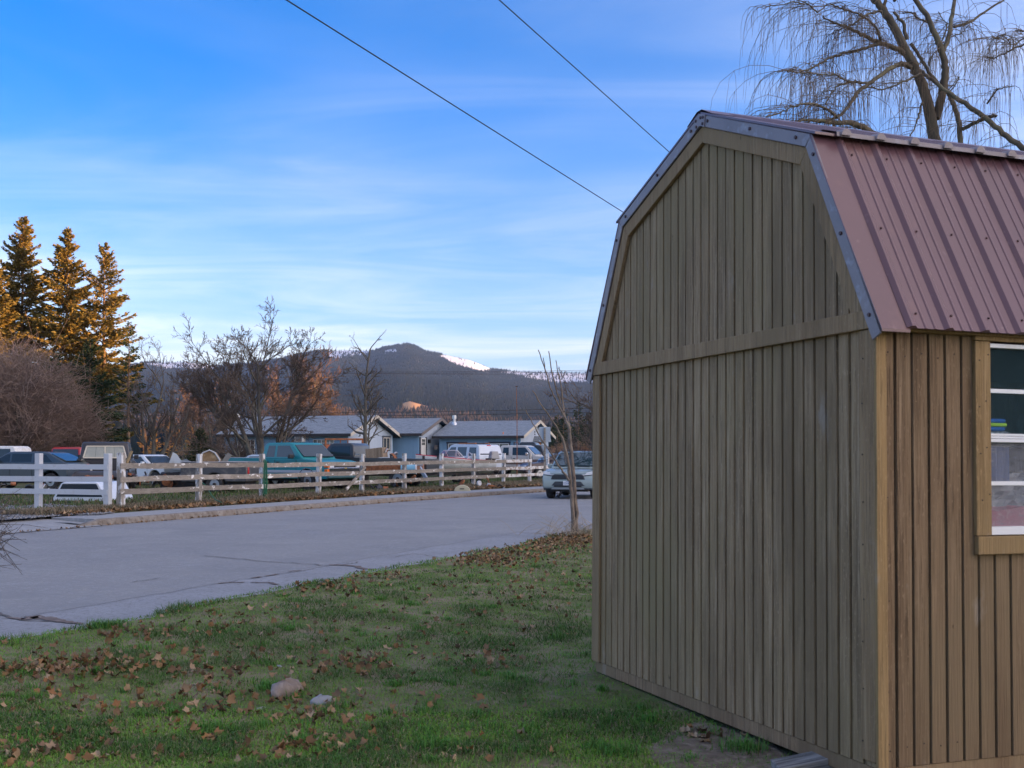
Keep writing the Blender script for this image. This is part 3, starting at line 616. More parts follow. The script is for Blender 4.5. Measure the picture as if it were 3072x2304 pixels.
# things seen through the window
INW = shed.matrix_world
def inside(name, bmesh_, mat, label, cat, bev=0.):
    o = bmesh_.build(name, mat, None, bevel=bev); o.matrix_world = INW.copy(); return tag(o, label, cat)
MB().box(WX0 - .12, WX1 + .2, .045, .30, 1.600, 1.622).build('shelf', SHEATH, shed)
BLUE = M('blue_cloth', (.012, .10, .38), .8); LIME = M('lime_cloth', (.38, .62, .03), .8)
tw = inside('striped_towel', MB().box(.64, .868, .055, .21, 1.722, 1.745).box(.64, .865, .055, .21, 1.680, 1.703), BLUE, 'folded blue towel with lime stripe behind the shed window', 'towel', .008)
MB().box(.64, .872, .051, .208, 1.7035, 1.7215).build('stripe', LIME, tw, bevel=.006)
CHECK = M('checked_cloth', (.30, .32, .36), .9, layers=[((.10, .11, .14), 60, .48, .52, (1, 1, 1))])
inside('checked_cloth', MB().box(.63, .905, .05, .24, 1.6225, 1.679), CHECK, 'folded grey checked cloth under the striped towel in the shed window', 'cloth', .02)
b = MB(); nn = 24
b.add([(WX0 - .03 + .21 * i / nn, .045 + .014 * math.sin(i * 1.3), z) for z in (1.40, 1.598) for i in range(nn + 1)], [(i, i + 1, nn + 2 + i, nn + 1 + i) for i in range(nn)])
inside('hanging_cloth', b, M('slate_blue_cloth', (.10, .14, .30), .9), 'slate blue cloth hanging inside the lower shed window', 'cloth')
b = MB(); g_ = np.random.default_rng(5); P_ = [(x_, .11 + .05 * g_.random(), z_) for z_ in np.linspace(1.27, 1.46, 9) for x_ in np.linspace(WX0 - .05, WX1 - .05, 26)]
b.add(P_, [(r_ * 26 + c_, r_ * 26 + c_ + 1, r_ * 26 + c_ + 27, r_ * 26 + c_ + 26) for r_ in range(8) for c_ in range(25)])
inside('plastic_sheeting', b, M('grey_plastic', (.28, .29, .30), .25, spec=.7), 'crumpled grey plastic sheeting inside the lower shed window', 'sheeting')
b = MB(); b.loft([[(x_, .05, 1.175), (x_, .20, 1.175), (x_, .20, 1.285 + .008 * math.sin(x_ * 9)), (x_, .055, 1.272 + .01 * math.sin(x_ * 14))] for x_ in np.linspace(WX0 - .04, WX1 - .06, 16)])
inside('pink_blanket', b, M('pink_cloth', (.52, .15, .19), .9, layers=[((.62, .30, .32), 30, .5, .7, (1, 1, 1))]), 'pink blanket folded at the bottom of the shed window', 'blanket')
# shim block under the near corner and stones by the wall
b = MB(); b.box(-.20, .12, -.075, .075, -.028, .028)
def shed_ground(lx, ly): return SHM @ Vector((lx, ly, 0))
q = shed_ground(-.02, .50); o = b.build('timber_block', M('blue_grey_timber', (.24, .225, .21), .85, layers=[((.09, .085, .08), 14, .48, .60, (.15, 3, 3)), ((.34, .33, .32), 8, .5, .7, (.2, 3, 3))], bump=.5, bs=30, bst=(.2, 3, 3)), bevel=.006)
o.location = (q.x - .02, q.y + .0, -.04); o.rotation_euler = (R(4), R(-9), R(8)); tag(o, 'split grey timber block wedged under the shed corner', 'timber')
NAILM = M('nail_head', (.05, .035, .03), .6, .4); nail = MB().disc((0, 0, 0), (0, 1, 0), .0036, .005, 6).mesh('nail', NAILM); nailx = MB().disc((0, 0, 0), (1, 0, 0), .0036, .005, 6).mesh('nail', NAILM)
for z in np.arange(.12, 2.1, .24):
    inst('nail', nail, shed, (.062 + random.uniform(-.006, .006), .0015, z + random.uniform(-.02, .02))); inst('nail', nailx, shed, (-.0235, .085 + random.uniform(-.01, .01), z + random.uniform(-.02, .02)))
    if z > 1.15: inst('nail', nail, win, (TX0 + .03 + random.uniform(-.01, .01), -.0295, z)); inst('nail', nail, win, (TX0 + .075 + random.uniform(-.01, .01), -.0295, z + .03))
for x in np.arange(.066, .56, .1036): inst('nail', nail, shed, (x, -.0012, 2.06 + random.uniform(-.02, .02))); inst('nail', nail, shed, (x, -.0012, .10 + random.uniform(-.02, .02)))
# ---------------------------------------------------------------- blue house behind the yard (local x: along the ridge, y: away from the street)
HZ = .62
house = thing('ranch_house', 'long low blue house with grey shingle roofs and three gables', 'house', (1.096, 105, HZ), R(-20))
HBLUE = M('blue_siding', (.20, .345, .50), .75, layers=[((.15, .27, .41), 5, .5, .66, (3, 3, .02)), ((.23, .37, .52), .6, .45, .7, (1, 1, 1))], rnd=.0)
HPALE = M('pale_siding', (.40, .47, .56), .75, layers=[((.30, .37, .46), 5, .52, .66, (3, 3, .02)), ((.46, .52, .60), .7, .45, .7, (1, 1, 1))])
SHINGLE = M('grey_shingle', (.21, .24, .27), .9, layers=[((.12, .145, .18), 3, .45, .6, (.6, 3, 3)), ((.27, .30, .33), 9, .5, .66, (.5, 2, 2))], bump=.4, bs=8, bst=(.4, 3, 3))
FASCIA = M('dark_fascia', (.045, .042, .045), .7); TAUPE = M('taupe_trim', (.16, .135, .12), .7); CREAMT = M('cream_trim', (.55, .50, .42), .7); SOFFIT = M('soffit', (.07, .11, .16), .85)
HWHITE = M('white_trim', (.70, .70, .69), .6); NAVYT = M('navy_trim', (.03, .04, .06), .6)
def block(u0, u1, v0, v1, ze, zr, fr, gb, oh=.55, rake=TAUPE):
    """gabled block: eave edge v0..v1, roof from u0 to u1 (gable end at u1)"""
    ze -= HZ; zr -= HZ; vm = (v0 + v1) / 2; w0, w1 = v0 + oh, v1 - oh; zw = ze + (zr - ze) * oh / (vm - v0) - .12
    MB().box(u0 + oh, u1 - oh, w0, w0 + .15, -.4, zw).build('wall', fr, house)
    MB().box(u0 + oh, u1 - oh, w1 - .15, w1, -.4, zw).build('wall', fr, house)
    for uu, mt in ((u1 - oh, gb), (u0 + oh + .15, gb)):
        MB().prism([(w0 + .151, -.4), (w1 - .151, -.4), (w1 - .151, zw), (vm, zr - .16), (w0 + .151, zw)], lambda a, c, w: (w, a, c), uu - .15, uu).build('wall', mt, house)
    for sg, va in ((1, v0), (-1, v1)):
        P0 = Vector((0, va, ze)); P1 = Vector((0, vm, zr)); n = Vector((0, -(zr - ze) * sg, (vm - v0))).normalized() * .11
        b = MB(); b.loft([[Vector((u, 0, 0)) + q for q in (P0, P1, P1 + n * .999, P0 + n)] for u in (u0, u1)]); rf = b.build('roof', SHINGLE, house)
        b = MB(); b.loft([[Vector((u, 0, 0)) + q + Vector((0, -.012 * sg, 0)) for q in (P0 + Vector((0, -.03 * sg, -.14)), P0 + Vector((0, .02 * sg, -.14)), P0 + n * .9 + Vector((0, .02 * sg, 0)), P0 + n * .9 + Vector((0, -.03 * sg, 0)))] for u in (u0 + .02, u1 - .02)]); b.build('fascia', FASCIA, rf)
        b = MB(); dn = Vector((0, 0, -.16)); b.loft([[Vector((u, 0, 0)) + q for q in (P0 + dn, P1 + dn, P1 + n * 1.15, P0 + n * 1.15)] for u in (u1 + .005, u1 + .045)]); b.build('rake_trim', rake, rf)
        b = MB(); b.add([Vector((u, 0, 0)) + q + Vector((0, 0, -.02)) for u in (u0, u1) for q in (P0, P1)], [(0, 1, 3, 2)]); b.build('soffit', SOFFIT, rf)
    return rf
block(-9.2, 0, 0, 9.35, 3.12, 4.64, HBLUE, HPALE, rake=CREAMT)
block(-19., -9.2, -2.27, 6.95, 3.35, 4.89, HBLUE, HPALE)
block(-11.45 - 13.5, -11.45, -11.83, -2.0, 3.19, 4.90, HBLUE, HPALE, rake=CREAMT)
WINGL = M('house_window_glass', (.05, .06, .065), .08, spec=.8, layers=[((.10, .12, .10), .8, .45, .65, (1, 1, 1))])
def hwindow(u0, u1, z0, z1, v, cols=2, rows=1, trim=NAVYT, front=True, frame=HWHITE, u=None):
    z0 -= HZ; z1 -= HZ
    def bx(a, c, d0, d1, e, f): return MB().box(a, c, v - d1, v - d0, e, f) if front else MB().box(u + d0, u + d1, a, c, e, f)
    w = bx(u0, u1, .0, .03, z0, z1).build('window', WINGL, house)
    if trim:
        bx(u0 - .17, u1 + .17, .0, .06, z1 + .002, z1 + .16).build('head_trim', trim, w)
        bx(u0 - .13, u0 - .002, .0, .05, z0, z1).build('side_trim', trim, w); bx(u1 + .002, u1 + .13, .0, .05, z0, z1).build('side_trim', trim, w); bx(u0 - .13, u1 + .13, .0, .05, z0 - .13, z0 - .002).build('sill', trim, w)
    t = .07 if cols * rows <= 2 else .045
    for e, f in ((z0, z0 + t), (z1 - t, z1)): bx(u0, u1, .031, .062, e, f).build('frame', frame, w)
    for e, f in ((u0, u0 + t), (u1 - t, u1)): bx(e, f, .031, .062, z0 + t, z1 - t).build('frame', frame, w)
    for k in range(1, cols): c = u0 + (u1 - u0) * k / cols; bx(c - t / 2, c + t / 2, .031, .058, z0 + t, z1 - t).build('glazing_bar', frame, w)
    for k in range(1, rows): c = z0 + (z1 - z0) * k / rows; bx(u0 + t, u1 - t, .031, .055, c - t / 2, c + t / 2).build('glazing_bar', frame, w)
    return w
def hu(px, v):
    """ridge-wise coordinate at which pixel column px meets the plane y = v"""
    a = (math.cos(R(20)), -math.sin(R(20))); bb = (math.sin(R(20)), math.cos(R(20))); r = (px - 1536) / FPX
    ox, oy = 1.096 + bb[0] * v, 105 + bb[1] * v; return (r * oy - ox) / (a[0] - r * a[1])
def hv(px, u):
    a = (math.cos(R(20)), -math.sin(R(20))); bb = (math.sin(R(20)), math.cos(R(20))); r = (px - 1536) / FPX
    ox, oy = 1.096 + a[0] * u, 105 + a[1] * u; return (r * oy - ox) / (bb[0] - r * bb[1])
vR, vM, vL = .55, -2.27 + .55, -11.83 + .55
hwindow(hu(1345, vR), hu(1397, vR), 1.3, 2.52, vR); hwindow(hu(1471, vR), hu(1527, vR), 1.3, 2.52, vR)
MB().box(hu(1303, vR), hu(1313, vR), vR - .06, vR - .001, 1.35, 1.75).build('vent_panel', TAUPE, house)
hwindow(hu(714, vL), hu(765, vL), 1.4, 2.8, vL, 4, 3, trim=None); hwindow(hu(940, vL), hu(1003, vL), 1.85, 2.8, vL, 5, 3, trim=None)
ac = MB().box(hu(893, vL), hu(918, vL), vL - .55, vL - .001, 1.95, 2.55).build('air_conditioner', HWHITE, house, bevel=.03); MB().box(hu(896, vL), hu(915, vL), vL - .565, vL - .552, 2.0, 2.48).build('grille', M('ac_grille', (.16, .17, .17), .7), ac)
uL, uM, uR = -11.45 - .55, -9.2 - .55, -.55
hwindow(hv(1149, uL), hv(1168, uL), 1.95, 3.05, None, 2, 1, front=False, u=uL, frame=CREAMT)
d = MB().box(uM, uM + .06, hv(1261, uM), hv(1276, uM), .0, 2.42).build('door', HWHITE, house)
b0, b1 = hv(1262, uM) + .1, hv(1275, uM) - .1
for i in range(3):
    for j in range(2): MB().box(uM + .061, uM + .07, b0 + (b1 - b0) * i / 3 + .03, b0 + (b1 - b0) * (i + 1) / 3 - .03, 1.75 + j * .3, 2.0 + j * .3).build('pane', WINGL, d)
MB().box(uM, uM + .075, hv(1276, uM) + .01, hv(1279, uM), .0, 2.5).build('door_trim', NAVYT, house); MB().box(uM, uM + .075, hv(1259, uM) - .1, hv(1261, uM) - .01, .0, 2.5).build('door_trim', NAVYT, house)
MB().box(uM + .0, uM + .2, hv(1283, uM), hv(1287, uM), 1.95, 2.3).build('wall_lantern', BLACKPLASTIC, house, bevel=.03)
b = MB(); av0, av1 = hv(1598, uR), hv(1628, uR); b.prism([(av0, 2.1), (av1, 2.1), (av1 - .5, 2.62), (av0 + .5, 2.62)], lambda a, c, w: (w, a, c), uR, uR + .9); b.build('awning', SHINGLE, house)
MB().box(uR, uR + .05, hv(1604, uR), hv(1622, uR), .3, 2.05).build('door', M('orange_porch_window', (.55, .20, .05), .6), house)  # orange porch window, the low sun's glow on it put into the colour
for k, zz in enumerate((2.95, 2.72, 2.49)): MB().box(uR, uR + .03, hv(1603, uR), hv(1605, uR), zz, zz + .14).box(uR, uR + .03, hv(1603, uR), hv(1606.5, uR), zz + .05, zz + .08).build('house_number', NAVYT, house)
pl = MB().tube([(hu(1511, vR), vR - .12, 2.62), (hu(1511, vR), vR - .12, 2.95)], .06, 8).build('porch_lamp', M('copper_lamp', (.75, .25, .12), .4), house)
# roof vents
for (px, y0, mt) in ((1363, 4.9, 0), (713, 4.0, 1)):
    v = 3.6 if px > 1000 else -8.6; u = hu(px, v); zb = 3.12 + (v) / 4.675 * 1.52 - HZ if px > 1000 else 3.19 + (v + 11.83) / 4.915 * 1.71 - HZ
    GAL = M('galvanised', (.62, .63, .64), .35, .7)
    ch = MB().tube([(u, v, zb - .3), (u, v, zb + .1), (u, v, zb + .28), (u, v, zb + .36), (u, v, zb + .36), (u, v, zb + .85)], [.30, .30, .20, .15, .12, .12], 12).build('flue', GAL, house, smooth=40)
    MB().tube([(u, v, zb + .66), (u, v, zb + .95), (u, v, zb + .96), (u, v, zb + 1.0)], [.20, .20, .16, .16], 12).build('cap', GAL, ch, smooth=40)
# ---------------------------------------------------------------- vehicles (local x: forward, y: to its left, z: up)
def paint(name, c, r=.35, wear=None, lo=.55, hi=.72, sc=2.5, coat=.4):
    return M(name, c, r, layers=[(tuple(k * .85 for k in c), 1.2, .4, .7, (1, 1, 1))] + ([(wear, sc, lo, hi, (1, 1, 1))] if wear else []), coat=coat, bump=.03, bs=3)
def vehicle(name, label, loc, head, W, top, cab, wheels, mat, glassm=CARGLASS, zb=.42, tum=.10, side=(), ws=True, rw=True, parts=(), arch=None, rimm=STEEL, cabmat=None, lip=None, cat='pickup truck', bev=.045, twid=.22, cabW=None, sidewins_frame=None, group=None):
    root = thing(name, label, cat, loc, head, group)
    hw = W / 2
    body = list(top); xf, xr = body[-1][0], body[0][0]       # outline runs rear -> front along the top
    bot = [(xf - .02, zb)]
    for (wx, wr) in sorted(wheels, reverse=True):
        ra = arch or wr + .09
        a0 = math.asin(min(.95, max(-.5, (zb - wr) / ra)))
        bot += [(wx + ra * math.cos(t), wr + ra * math.sin(t)) for t in np.linspace(a0, math.pi - a0, 11)]
    bot += [(xr + .02, zb)]
    zt = max(z for _, z in body)
    def fb(u, v, w): k = .06 * max(0, v - (zb + zt) * .5 - .1) + .10 * max(0, .62 - v) * .5; return (u, (abs(w) - k) * (1 if w > 0 else -1), v)
    bd = MB().prism(body + bot, fb, -hw, hw).build('body', mat, root, bevel=bev, seg=3)
    MB().box(xr + .15, xf - .2, -hw + .25, hw - .25, zb - .10, zb + .12).build('chassis', DARKMETAL, root)
    if cab:
        zc = min(z for _, z in cab); cw = (cabW or W) / 2 - .035
        def fc(u, v, w): return (u, (cw - tum * 1.7 * (v - zc)) * (1 if w > 0 else -1), v)
        cb = MB().prism(cab, fc, -1, 1).build('cab', cabmat or mat, root, bevel=bev, seg=3)
        for poly in side:
            for sg in (-1, 1):
                g = MB().add([(x, (cw - tum * 1.7 * (z - zc) + .004) * sg, z) for x, z in poly] + [(x, (cw - tum * 1.7 * (z - zc) - .02) * sg, z) for x, z in poly],
                             [tuple(range(len(poly))), tuple(range(2 * len(poly) - 1, len(poly) - 1, -1))] + [(i, (i + 1) % len(poly), len(poly) + (i + 1) % len(poly), len(poly) + i) for i in range(len(poly))]).build('side_window', glassm, cb)
        zmx = max(z for _, z in cab)
        def edge(front):
            xs = [p for p in cab if (zc + .03) < p[1] < zmx + 1]; tops = [p for p in cab if p[1] > zmx - .09]; bots = [p for p in cab if p[1] < zc + .06]
            t = max(tops) if front else min(tops); q = max(bots) if front else min(bots); return q, t
        for on, fr_, nm in ((ws, True, 'windshield'), (rw, False, 'rear_window')):
            if not on: continue
            (xb, z0), (xt, z1) = edge(fr_); z0 += .06
            k0, k1 = .10, .92; d = Vector((xt - xb, 0, z1 - z0)); n = Vector((d.z, 0, -d.x)).normalized() * (.012 if fr_ else -.012)
            pts = []
            for k in (k0, k1):
                x_ = xb + (xt - xb) * k; z_ = z0 + (z1 - z0) * k; h_ = cw - tum * 1.7 * (z_ - zc) - .09; pts += [Vector((x_, -h_, z_)), Vector((x_, h_, z_))]
            MB().add([p + n for p in pts] + [p - n * 2 for p in pts], [(0, 1, 3, 2), (4, 6, 7, 5), (0, 4, 5, 1), (2, 3, 7, 6), (0, 2, 6, 4), (1, 5, 7, 3)]).build(nm, glassm, cb)
    if cab and side:
        xs_ = sorted({round(min(x for x, _ in s_) - .05, 3) for s_ in side} | {round(max(x for s_ in side for x, _ in s_) + .10, 3)}); zt2 = min(z for s_ in side for _, z in s_) - .05
        for sx_ in xs_:
            for sg in (-1, 1): MB().box(sx_ - .008, sx_ + .008, sg * (hw - .004) - .006, sg * (hw - .004) + .008, zb + .12, zt2 - .06).build('door_seam', BLACKPLASTIC, root)
        for k_, s_ in enumerate(side):
            for sg in (-1, 1): MB().box(min(x for x, _ in s_) + .04, min(x for x, _ in s_) + .20, sg * hw - .02, sg * hw + .02, zt2 - .17, zt2 - .13).build('door_handle', BLACKPLASTIC, root)
    for (wx, wr) in wheels:
        for sg in (-1, 1):
            c = (wx, sg * (hw - twid / 2 - .01), wr); w_ = MB().disc(c, (0, 1, 0), wr, twid, 22, wr * .58).build('wheel', RUBBER, root, smooth=40)
            MB().disc((wx, sg * (hw - twid / 2 - .005), wr), (0, 1, 0), wr * .60, twid * .72, 18).build('rim', rimm, w_, smooth=30)
            MB().disc((wx, sg * (hw + .0 - twid * .12), wr), (0, 1, 0), wr * .2, .05, 12).build('hub', DARKMETAL, w_)
            if lip:
                ra = (arch or wr + .09); pts = [(wx + ra * math.cos(t), sg * (hw + .004), wr + ra * math.sin(t)) for t in np.linspace(-.1, math.pi + .1, 14)]
                MB().tube(pts, .022, 5).build('arch_trim', lip, root)
    for p in parts:
        nm, mt, bx, mir = p[0], p[1], p[2], (p[3] if len(p) > 3 else False); bv = p[4] if len(p) > 4 else .015
        MB().box(*bx).build(nm, mt, root, bevel=bv)
        if mir: MB().box(bx[0], bx[1], -bx[3], -bx[2], bx[4], bx[5]).build(nm, mt, root, bevel=bv)
    return root
def V3(px, Y, dz=0.): x = gx(px, Y); return (x, Y, yard_z(x, Y) - .02 + dz)
# --- teal pickup parked nose to the street
TEAL = paint('teal_paint', (.003, .20, .225), .36, (.012, .23, .25), .6, .75, coat=.12)
teal_top = [(-2.75, .55), (-2.75, 1.17), (-2.70, 1.21), (-.78, 1.21), (-.77, 1.17), (1.35, 1.19), (2.2, 1.13), (2.62, 1.05), (2.74, .97), (2.74, .50)]
tcab = [(-.76, 1.16), (-.66, 1.70), (-.52, 1.80), (.60, 1.81), (.82, 1.76), (1.48, 1.17)]
q = V3(878, 47.6)
tl = vehicle('pickup_truck', 'teal extended-cab pickup with chrome grille behind the wooden fence', q, R(-34), 1.95, teal_top, tcab, [(-1.75, .37), (1.72, .37)], TEAL, CARGLASS_LIGHT, .44, .10,
    side=[[(-.52, 1.26), (-.06, 1.26), (-.06, 1.69), (-.42, 1.69)], [(.06, 1.26), (1.05, 1.26), (.99, 1.36), (.70, 1.69), (.06, 1.69)]], lip=CHROME, cat='pickup truck', parts=[
    ('grille', BLACKPLASTIC, (2.735, 2.765, -.60, .60, .76, .95)), ('grille_bar', CHROME, (2.745, 2.80, -.93, .93, .815, .862)), ('grille_bar', CHROME, (2.735, 2.785, -.93, .93, .955, .985)),
    ('headlight', LAMP_CLEAR, (2.735, 2.785, .62, .84, .868, .950), True), ('marker_lamp', LAMP_AMBER, (2.60, 2.79, .852, .985, .868, .952), True), ('turn_signal', LAMP_AMBER, (2.62, 2.77, .85, .98, .70, .805), True),
    ('lower_grille', BLACKPLASTIC, (2.735, 2.76, -.84, .84, .70, .80)), ('bumper', M('teal_bumper', (.05, .12, .135), .5), (2.70, 2.86, -.98, .98, .46, .68), False, .04), ('emblem', M('gold_emblem', (.6, .45, .15), .3, .8), (2.80, 2.812, -.06, .06, .822, .856), False, .004),
    ('side_stripe', M('silver_stripe', (.42, .44, .47), .4), (-2.6, 2.35, .974, .990, .66, .76), True, .004), ('mirror', BLACKPLASTIC, (.93, 1.05, .98, 1.22, 1.20, 1.36), True, .03),
    ('wiper', BLACKPLASTIC, (1.40, 1.44, -.1, .6, 1.235, 1.255)), ('tail_lamp', LAMP_RED, (-2.79, -2.74, .84, .965, .80, 1.10), True), ('bed_rail', M('bed_rail', (.45, .47, .48), .5), (-2.72, -.80, .90, .955, 1.215, 1.24), True), ('bumper', CHROME, (-2.9, -2.76, -.95, .95, .52, .70), False, .03)])
tl.scale = (1.05, 1.05, 1.06)
# --- black cab on a bare frame, seen from behind
BLACKP = paint('black_worn_paint', (.022, .020, .024), .45, (.07, .05, .05), .58, .74)
MAROON = paint('maroon_band', (.16, .02, .035), .5)
r_ = vehicle('pickup_truck', 'black pickup cab with cream-framed rear window and no bed', V3(318, 45.5), R(104), 2.0, [(-.35, .75), (-.35, 1.22), (1.3, 1.2), (2.45, 1.12), (2.55, 1.0), (2.55, .6)], [(-.34, 1.2), (-.27, 1.86), (-.18, 1.93), (.85, 1.93), (1.0, 1.88), (1.5, 1.2)],
    [(1.75, .38), (-1.75, .36)], BLACKP, CARGLASS_LIGHT, .55, .10, side=[[(-.02, 1.27), (.98, 1.27), (.84, 1.80), (.03, 1.80)]], rw=False, arch=.46, parts=[('frame_rail', RUST, (-2.7, 0, .38, .48, .52, .66), True), ('cross_member', RUST, (-2.5, -2.4, -.37, .37, .53, .64)), ('cross_member', DARKMETAL, (-1.8, -1.66, -.9, .9, .30, .42)), ('cab_band', MAROON, (-.2, 1.25, 1.0, 1.012, .93, 1.02), True, .003), ('rocker', MAROON, (-.2, 1.25, 1.0, 1.01, .60, .66), True, .003),
    ('mirror', BLACKPLASTIC, (.86, .98, 1.0, 1.17, 1.25, 1.42), True), ('fuel_tank', DARKMETAL, (-1.2, -.5, -.3, .35, .42, .70), False, .06), ('spare_box', WHITE_PAINT, (-.55, -.42, .45, .95, .60, .95), False, .02), ('taillight_panel', STEEL, (-.40, -.355, -.9, -.45, .85, 1.1), False, .02)])
b = MB(); CREAMF = M('cream_window_frame', (.62, .56, .45), .6)
def rwq(y, z): return (-.355 + (z - 1.2) / .66 * .075 - .010, y, z)
for (y0, z0, y1, z1) in ((-.80, 1.31, .80, 1.31), (-.68, 1.76, .68, 1.76)): b.bar(rwq(y0, z0), rwq(y1, z1), .05, .045)
for (y0, y1) in ((-.80, -.68), (.80, .68), (0, 0)): b.bar(rwq(y0, 1.31), rwq(y1, 1.76), .05, .045, up=(0, 1, 0))
b.build('rear_window_frame', CREAMF, r_)
for y0, y1, t0, t1 in ((-.77, -.37, -.67, -.33), (-.36, -.02, -.32, -.02), (.02, .36, .02, .32), (.37, .77, .33, .67)):
    MB().add([rwq(y0, 1.33), rwq(y1, 1.33), rwq(t1, 1.74), rwq(t0, 1.74)], [(0, 1, 2, 3)]).build('rear_pane', M('milky_glass', (.30, .31, .26), .15, layers=[((.38, .38, .30), 2, .45, .65, (1, 1, 1))], spec=.7), r_)
# --- dark hatchback at the left
DBLUE = paint('dark_blue_paint', (.035, .055, .075), .3)
vehicle('hatchback_car', 'dark blue-grey hatchback behind the white fence rails', V3(92, 44, .12), R(172), 1.75, [(-2.0, .55), (-2.0, .95), (-1.9, 1.02), (1.0, .98), (1.75, .86), (2.0, .72), (2.0, .45)], [(-1.95, .98), (-1.2, 1.36), (-.9, 1.42), (.25, 1.43), (.45, 1.40), (1.25, .96)],
    [(-1.3, .31), (1.3, .31)], DBLUE, CARGLASS, .34, .14, side=[[(-1.35, 1.04), (-.62, 1.04), (-.62, 1.32), (-1.08, 1.30)], [(-.52, 1.04), (.28, 1.04), (.28, 1.34), (-.52, 1.34)], [(.36, 1.04), (1.0, 1.04), (.5, 1.32), (.36, 1.33)]], cat='car', parts=[('mirror', BLACKPLASTIC, (.75, .88, .88, 1.05, 1.02, 1.13), True), ('tail_lamp', LAMP_RED, (-2.02, -1.97, .55, .8, .78, .95), True), ('bumper', DBLUE, (1.9, 2.06, -.82, .82, .42, .6), False, .04)])
# --- cream pickup at the frame's left edge
CREAMP = paint('cream_paint', (.55, .50, .36), .5, (.62, .60, .55), .5, .7)
vehicle('pickup_truck', 'old cream pickup with white roof at the left edge', V3(32, 58), R(176), 1.9, [(-2.6, .6), (-2.6, 1.22), (-.75, 1.22), (-.74, 1.18), (1.3, 1.16), (2.4, 1.08), (2.5, .95), (2.5, .55)], [(-.74, 1.17), (-.66, 1.74), (-.5, 1.84), (.7, 1.84), (.85, 1.78), (1.25, 1.17)],
    [(-1.6, .37), (1.6, .37)], CREAMP, CARGLASS_LIGHT, .5, .09, side=[[(-.5, 1.24), (.92, 1.24), (.66, 1.70), (-.42, 1.70)]], cabmat=WHITE_PAINT, parts=[('bumper', CHROME, (2.5, 2.65, -.9, .9, .5, .66)), ('lower_panel', M('red_panel', (.35, .05, .03), .5), (-2.5, 2.3, .955, .965, .52, .80), True, .003)])
# --- red pickup further back
REDP = paint('red_paint', (.38, .022, .02), .35)
vehicle('pickup_truck', 'red pickup with white tailgate corner behind the hatchback', V3(214, 62), R(78), 1.9, [(-2.6, .6), (-2.6, 1.20), (-.6, 1.20), (1.3, 1.18), (2.4, 1.1), (2.5, .6)], [(-.6, 1.18), (-.5, 1.72), (-.36, 1.80), (.7, 1.80), (.9, 1.74), (1.35, 1.18)],
    [(-1.6, .37), (1.6, .37)], REDP, CARGLASS_LIGHT, .5, .09, side=[[(-.38, 1.25), (.95, 1.25), (.68, 1.68), (-.28, 1.68)]], parts=[('tail_lamp', LAMP_CLEAR, (-2.64, -2.58, .62, .92, .85, 1.14), True), ('tailgate', REDP, (-2.63, -2.60, -.6, .6, .7, 1.15)), ('bumper', CHROME, (-2.8, -2.65, -.9, .9, .5, .66)), ('bed_cap', WHITE_PAINT, (-2.6, -.62, .90, .95, 1.21, 1.25), True)])
# --- white sedan with its nose behind the black cab
WHITEC = paint('white_car_paint', (.62, .66, .70), .3)
def sedan(label, loc, head, mat, z=0.):
    return vehicle('sedan_car', label, loc, head, 1.78, [(-2.25, .5), (-2.25, .92), (-1.5, .98), (.9, .96), (1.95, .86), (2.25, .70), (2.25, .42)], [(-1.5, .95), (-.85, 1.36), (-.6, 1.42), (.35, 1.42), (.55, 1.37), (1.15, .94)], [(-1.35, .31), (1.4, .31)], mat, CARGLASS, .33, .14,
        side=[[(-1.05, 1.02), (-.3, 1.02), (-.3, 1.33), (-.75, 1.32)], [(-.2, 1.02), (.85, 1.02), (.42, 1.33), (-.2, 1.34)]], cat='car', parts=[('headlight', LAMP_CLEAR, (2.2, 2.27, .45, .8, .60, .74), True), ('bumper', mat, (2.15, 2.33, -.84, .84, .38, .56), False, .05), ('mirror', mat, (.68, .80, .88, 1.04, 1.0, 1.10), True), ('tail_lamp', LAMP_RED, (-2.28, -2.22, .5, .82, .72, .88), True)])
sedan('white sedan parked to the right of the black pickup cab', V3(440, 54), R(-28), WHITEC)
sedan('pale sedan half hidden behind the teal pickup cab', V3(800, 54), R(160), paint('silver_blue', (.45, .52, .58), .3))
sedan('dark sedan at the far end of the yard, right of the soft-top vehicle', V3(1678, 66), R(195), paint('dark_plum', (.05, .03, .045), .35))
# --- rusty orange truck with a headache rack
ORANGE = paint('rusty_orange', (.36, .09, .025), .6, (.20, .075, .035), .45, .62, coat=0.)
vehicle('pickup_truck', 'rusty orange old pickup with steel headache rack', V3(1023, 55), R(110), 1.9, [(-2.3, .7), (-2.3, 1.05), (-.6, 1.05), (-.6, 1.25), (1.3, 1.22), (2.2, 1.12), (2.35, .6)], [(-.6, 1.22), (-.52, 1.78), (-.4, 1.90), (.65, 1.90), (.8, 1.84), (1.2, 1.22)],
    [(-1.5, .37), (1.55, .37)], ORANGE, CARGLASS_LIGHT, .55, .10, side=[[(-.4, 1.28), (.86, 1.28), (.62, 1.74), (-.34, 1.74)]], parts=[('rack_post', RUST, (-.78, -.70, .84, .92, 1.0, 2.18), True), ('rack_bar', RUST, (-.78, -.70, -.92, .92, 2.10, 2.19)), ('rack_bar', RUST, (-.77, -.71, -.84, .84, 1.28, 1.34)), ('rack_bar', RUST, (-.765, -.715, -.2, -.15, 1.34, 2.1)), ('rack_bar', RUST, (-.765, -.715, .15, .2, 1.34, 2.1)), ('tail_lamp', LAMP_RED, (-2.34, -2.28, .7, .85, .75, .9), True)])
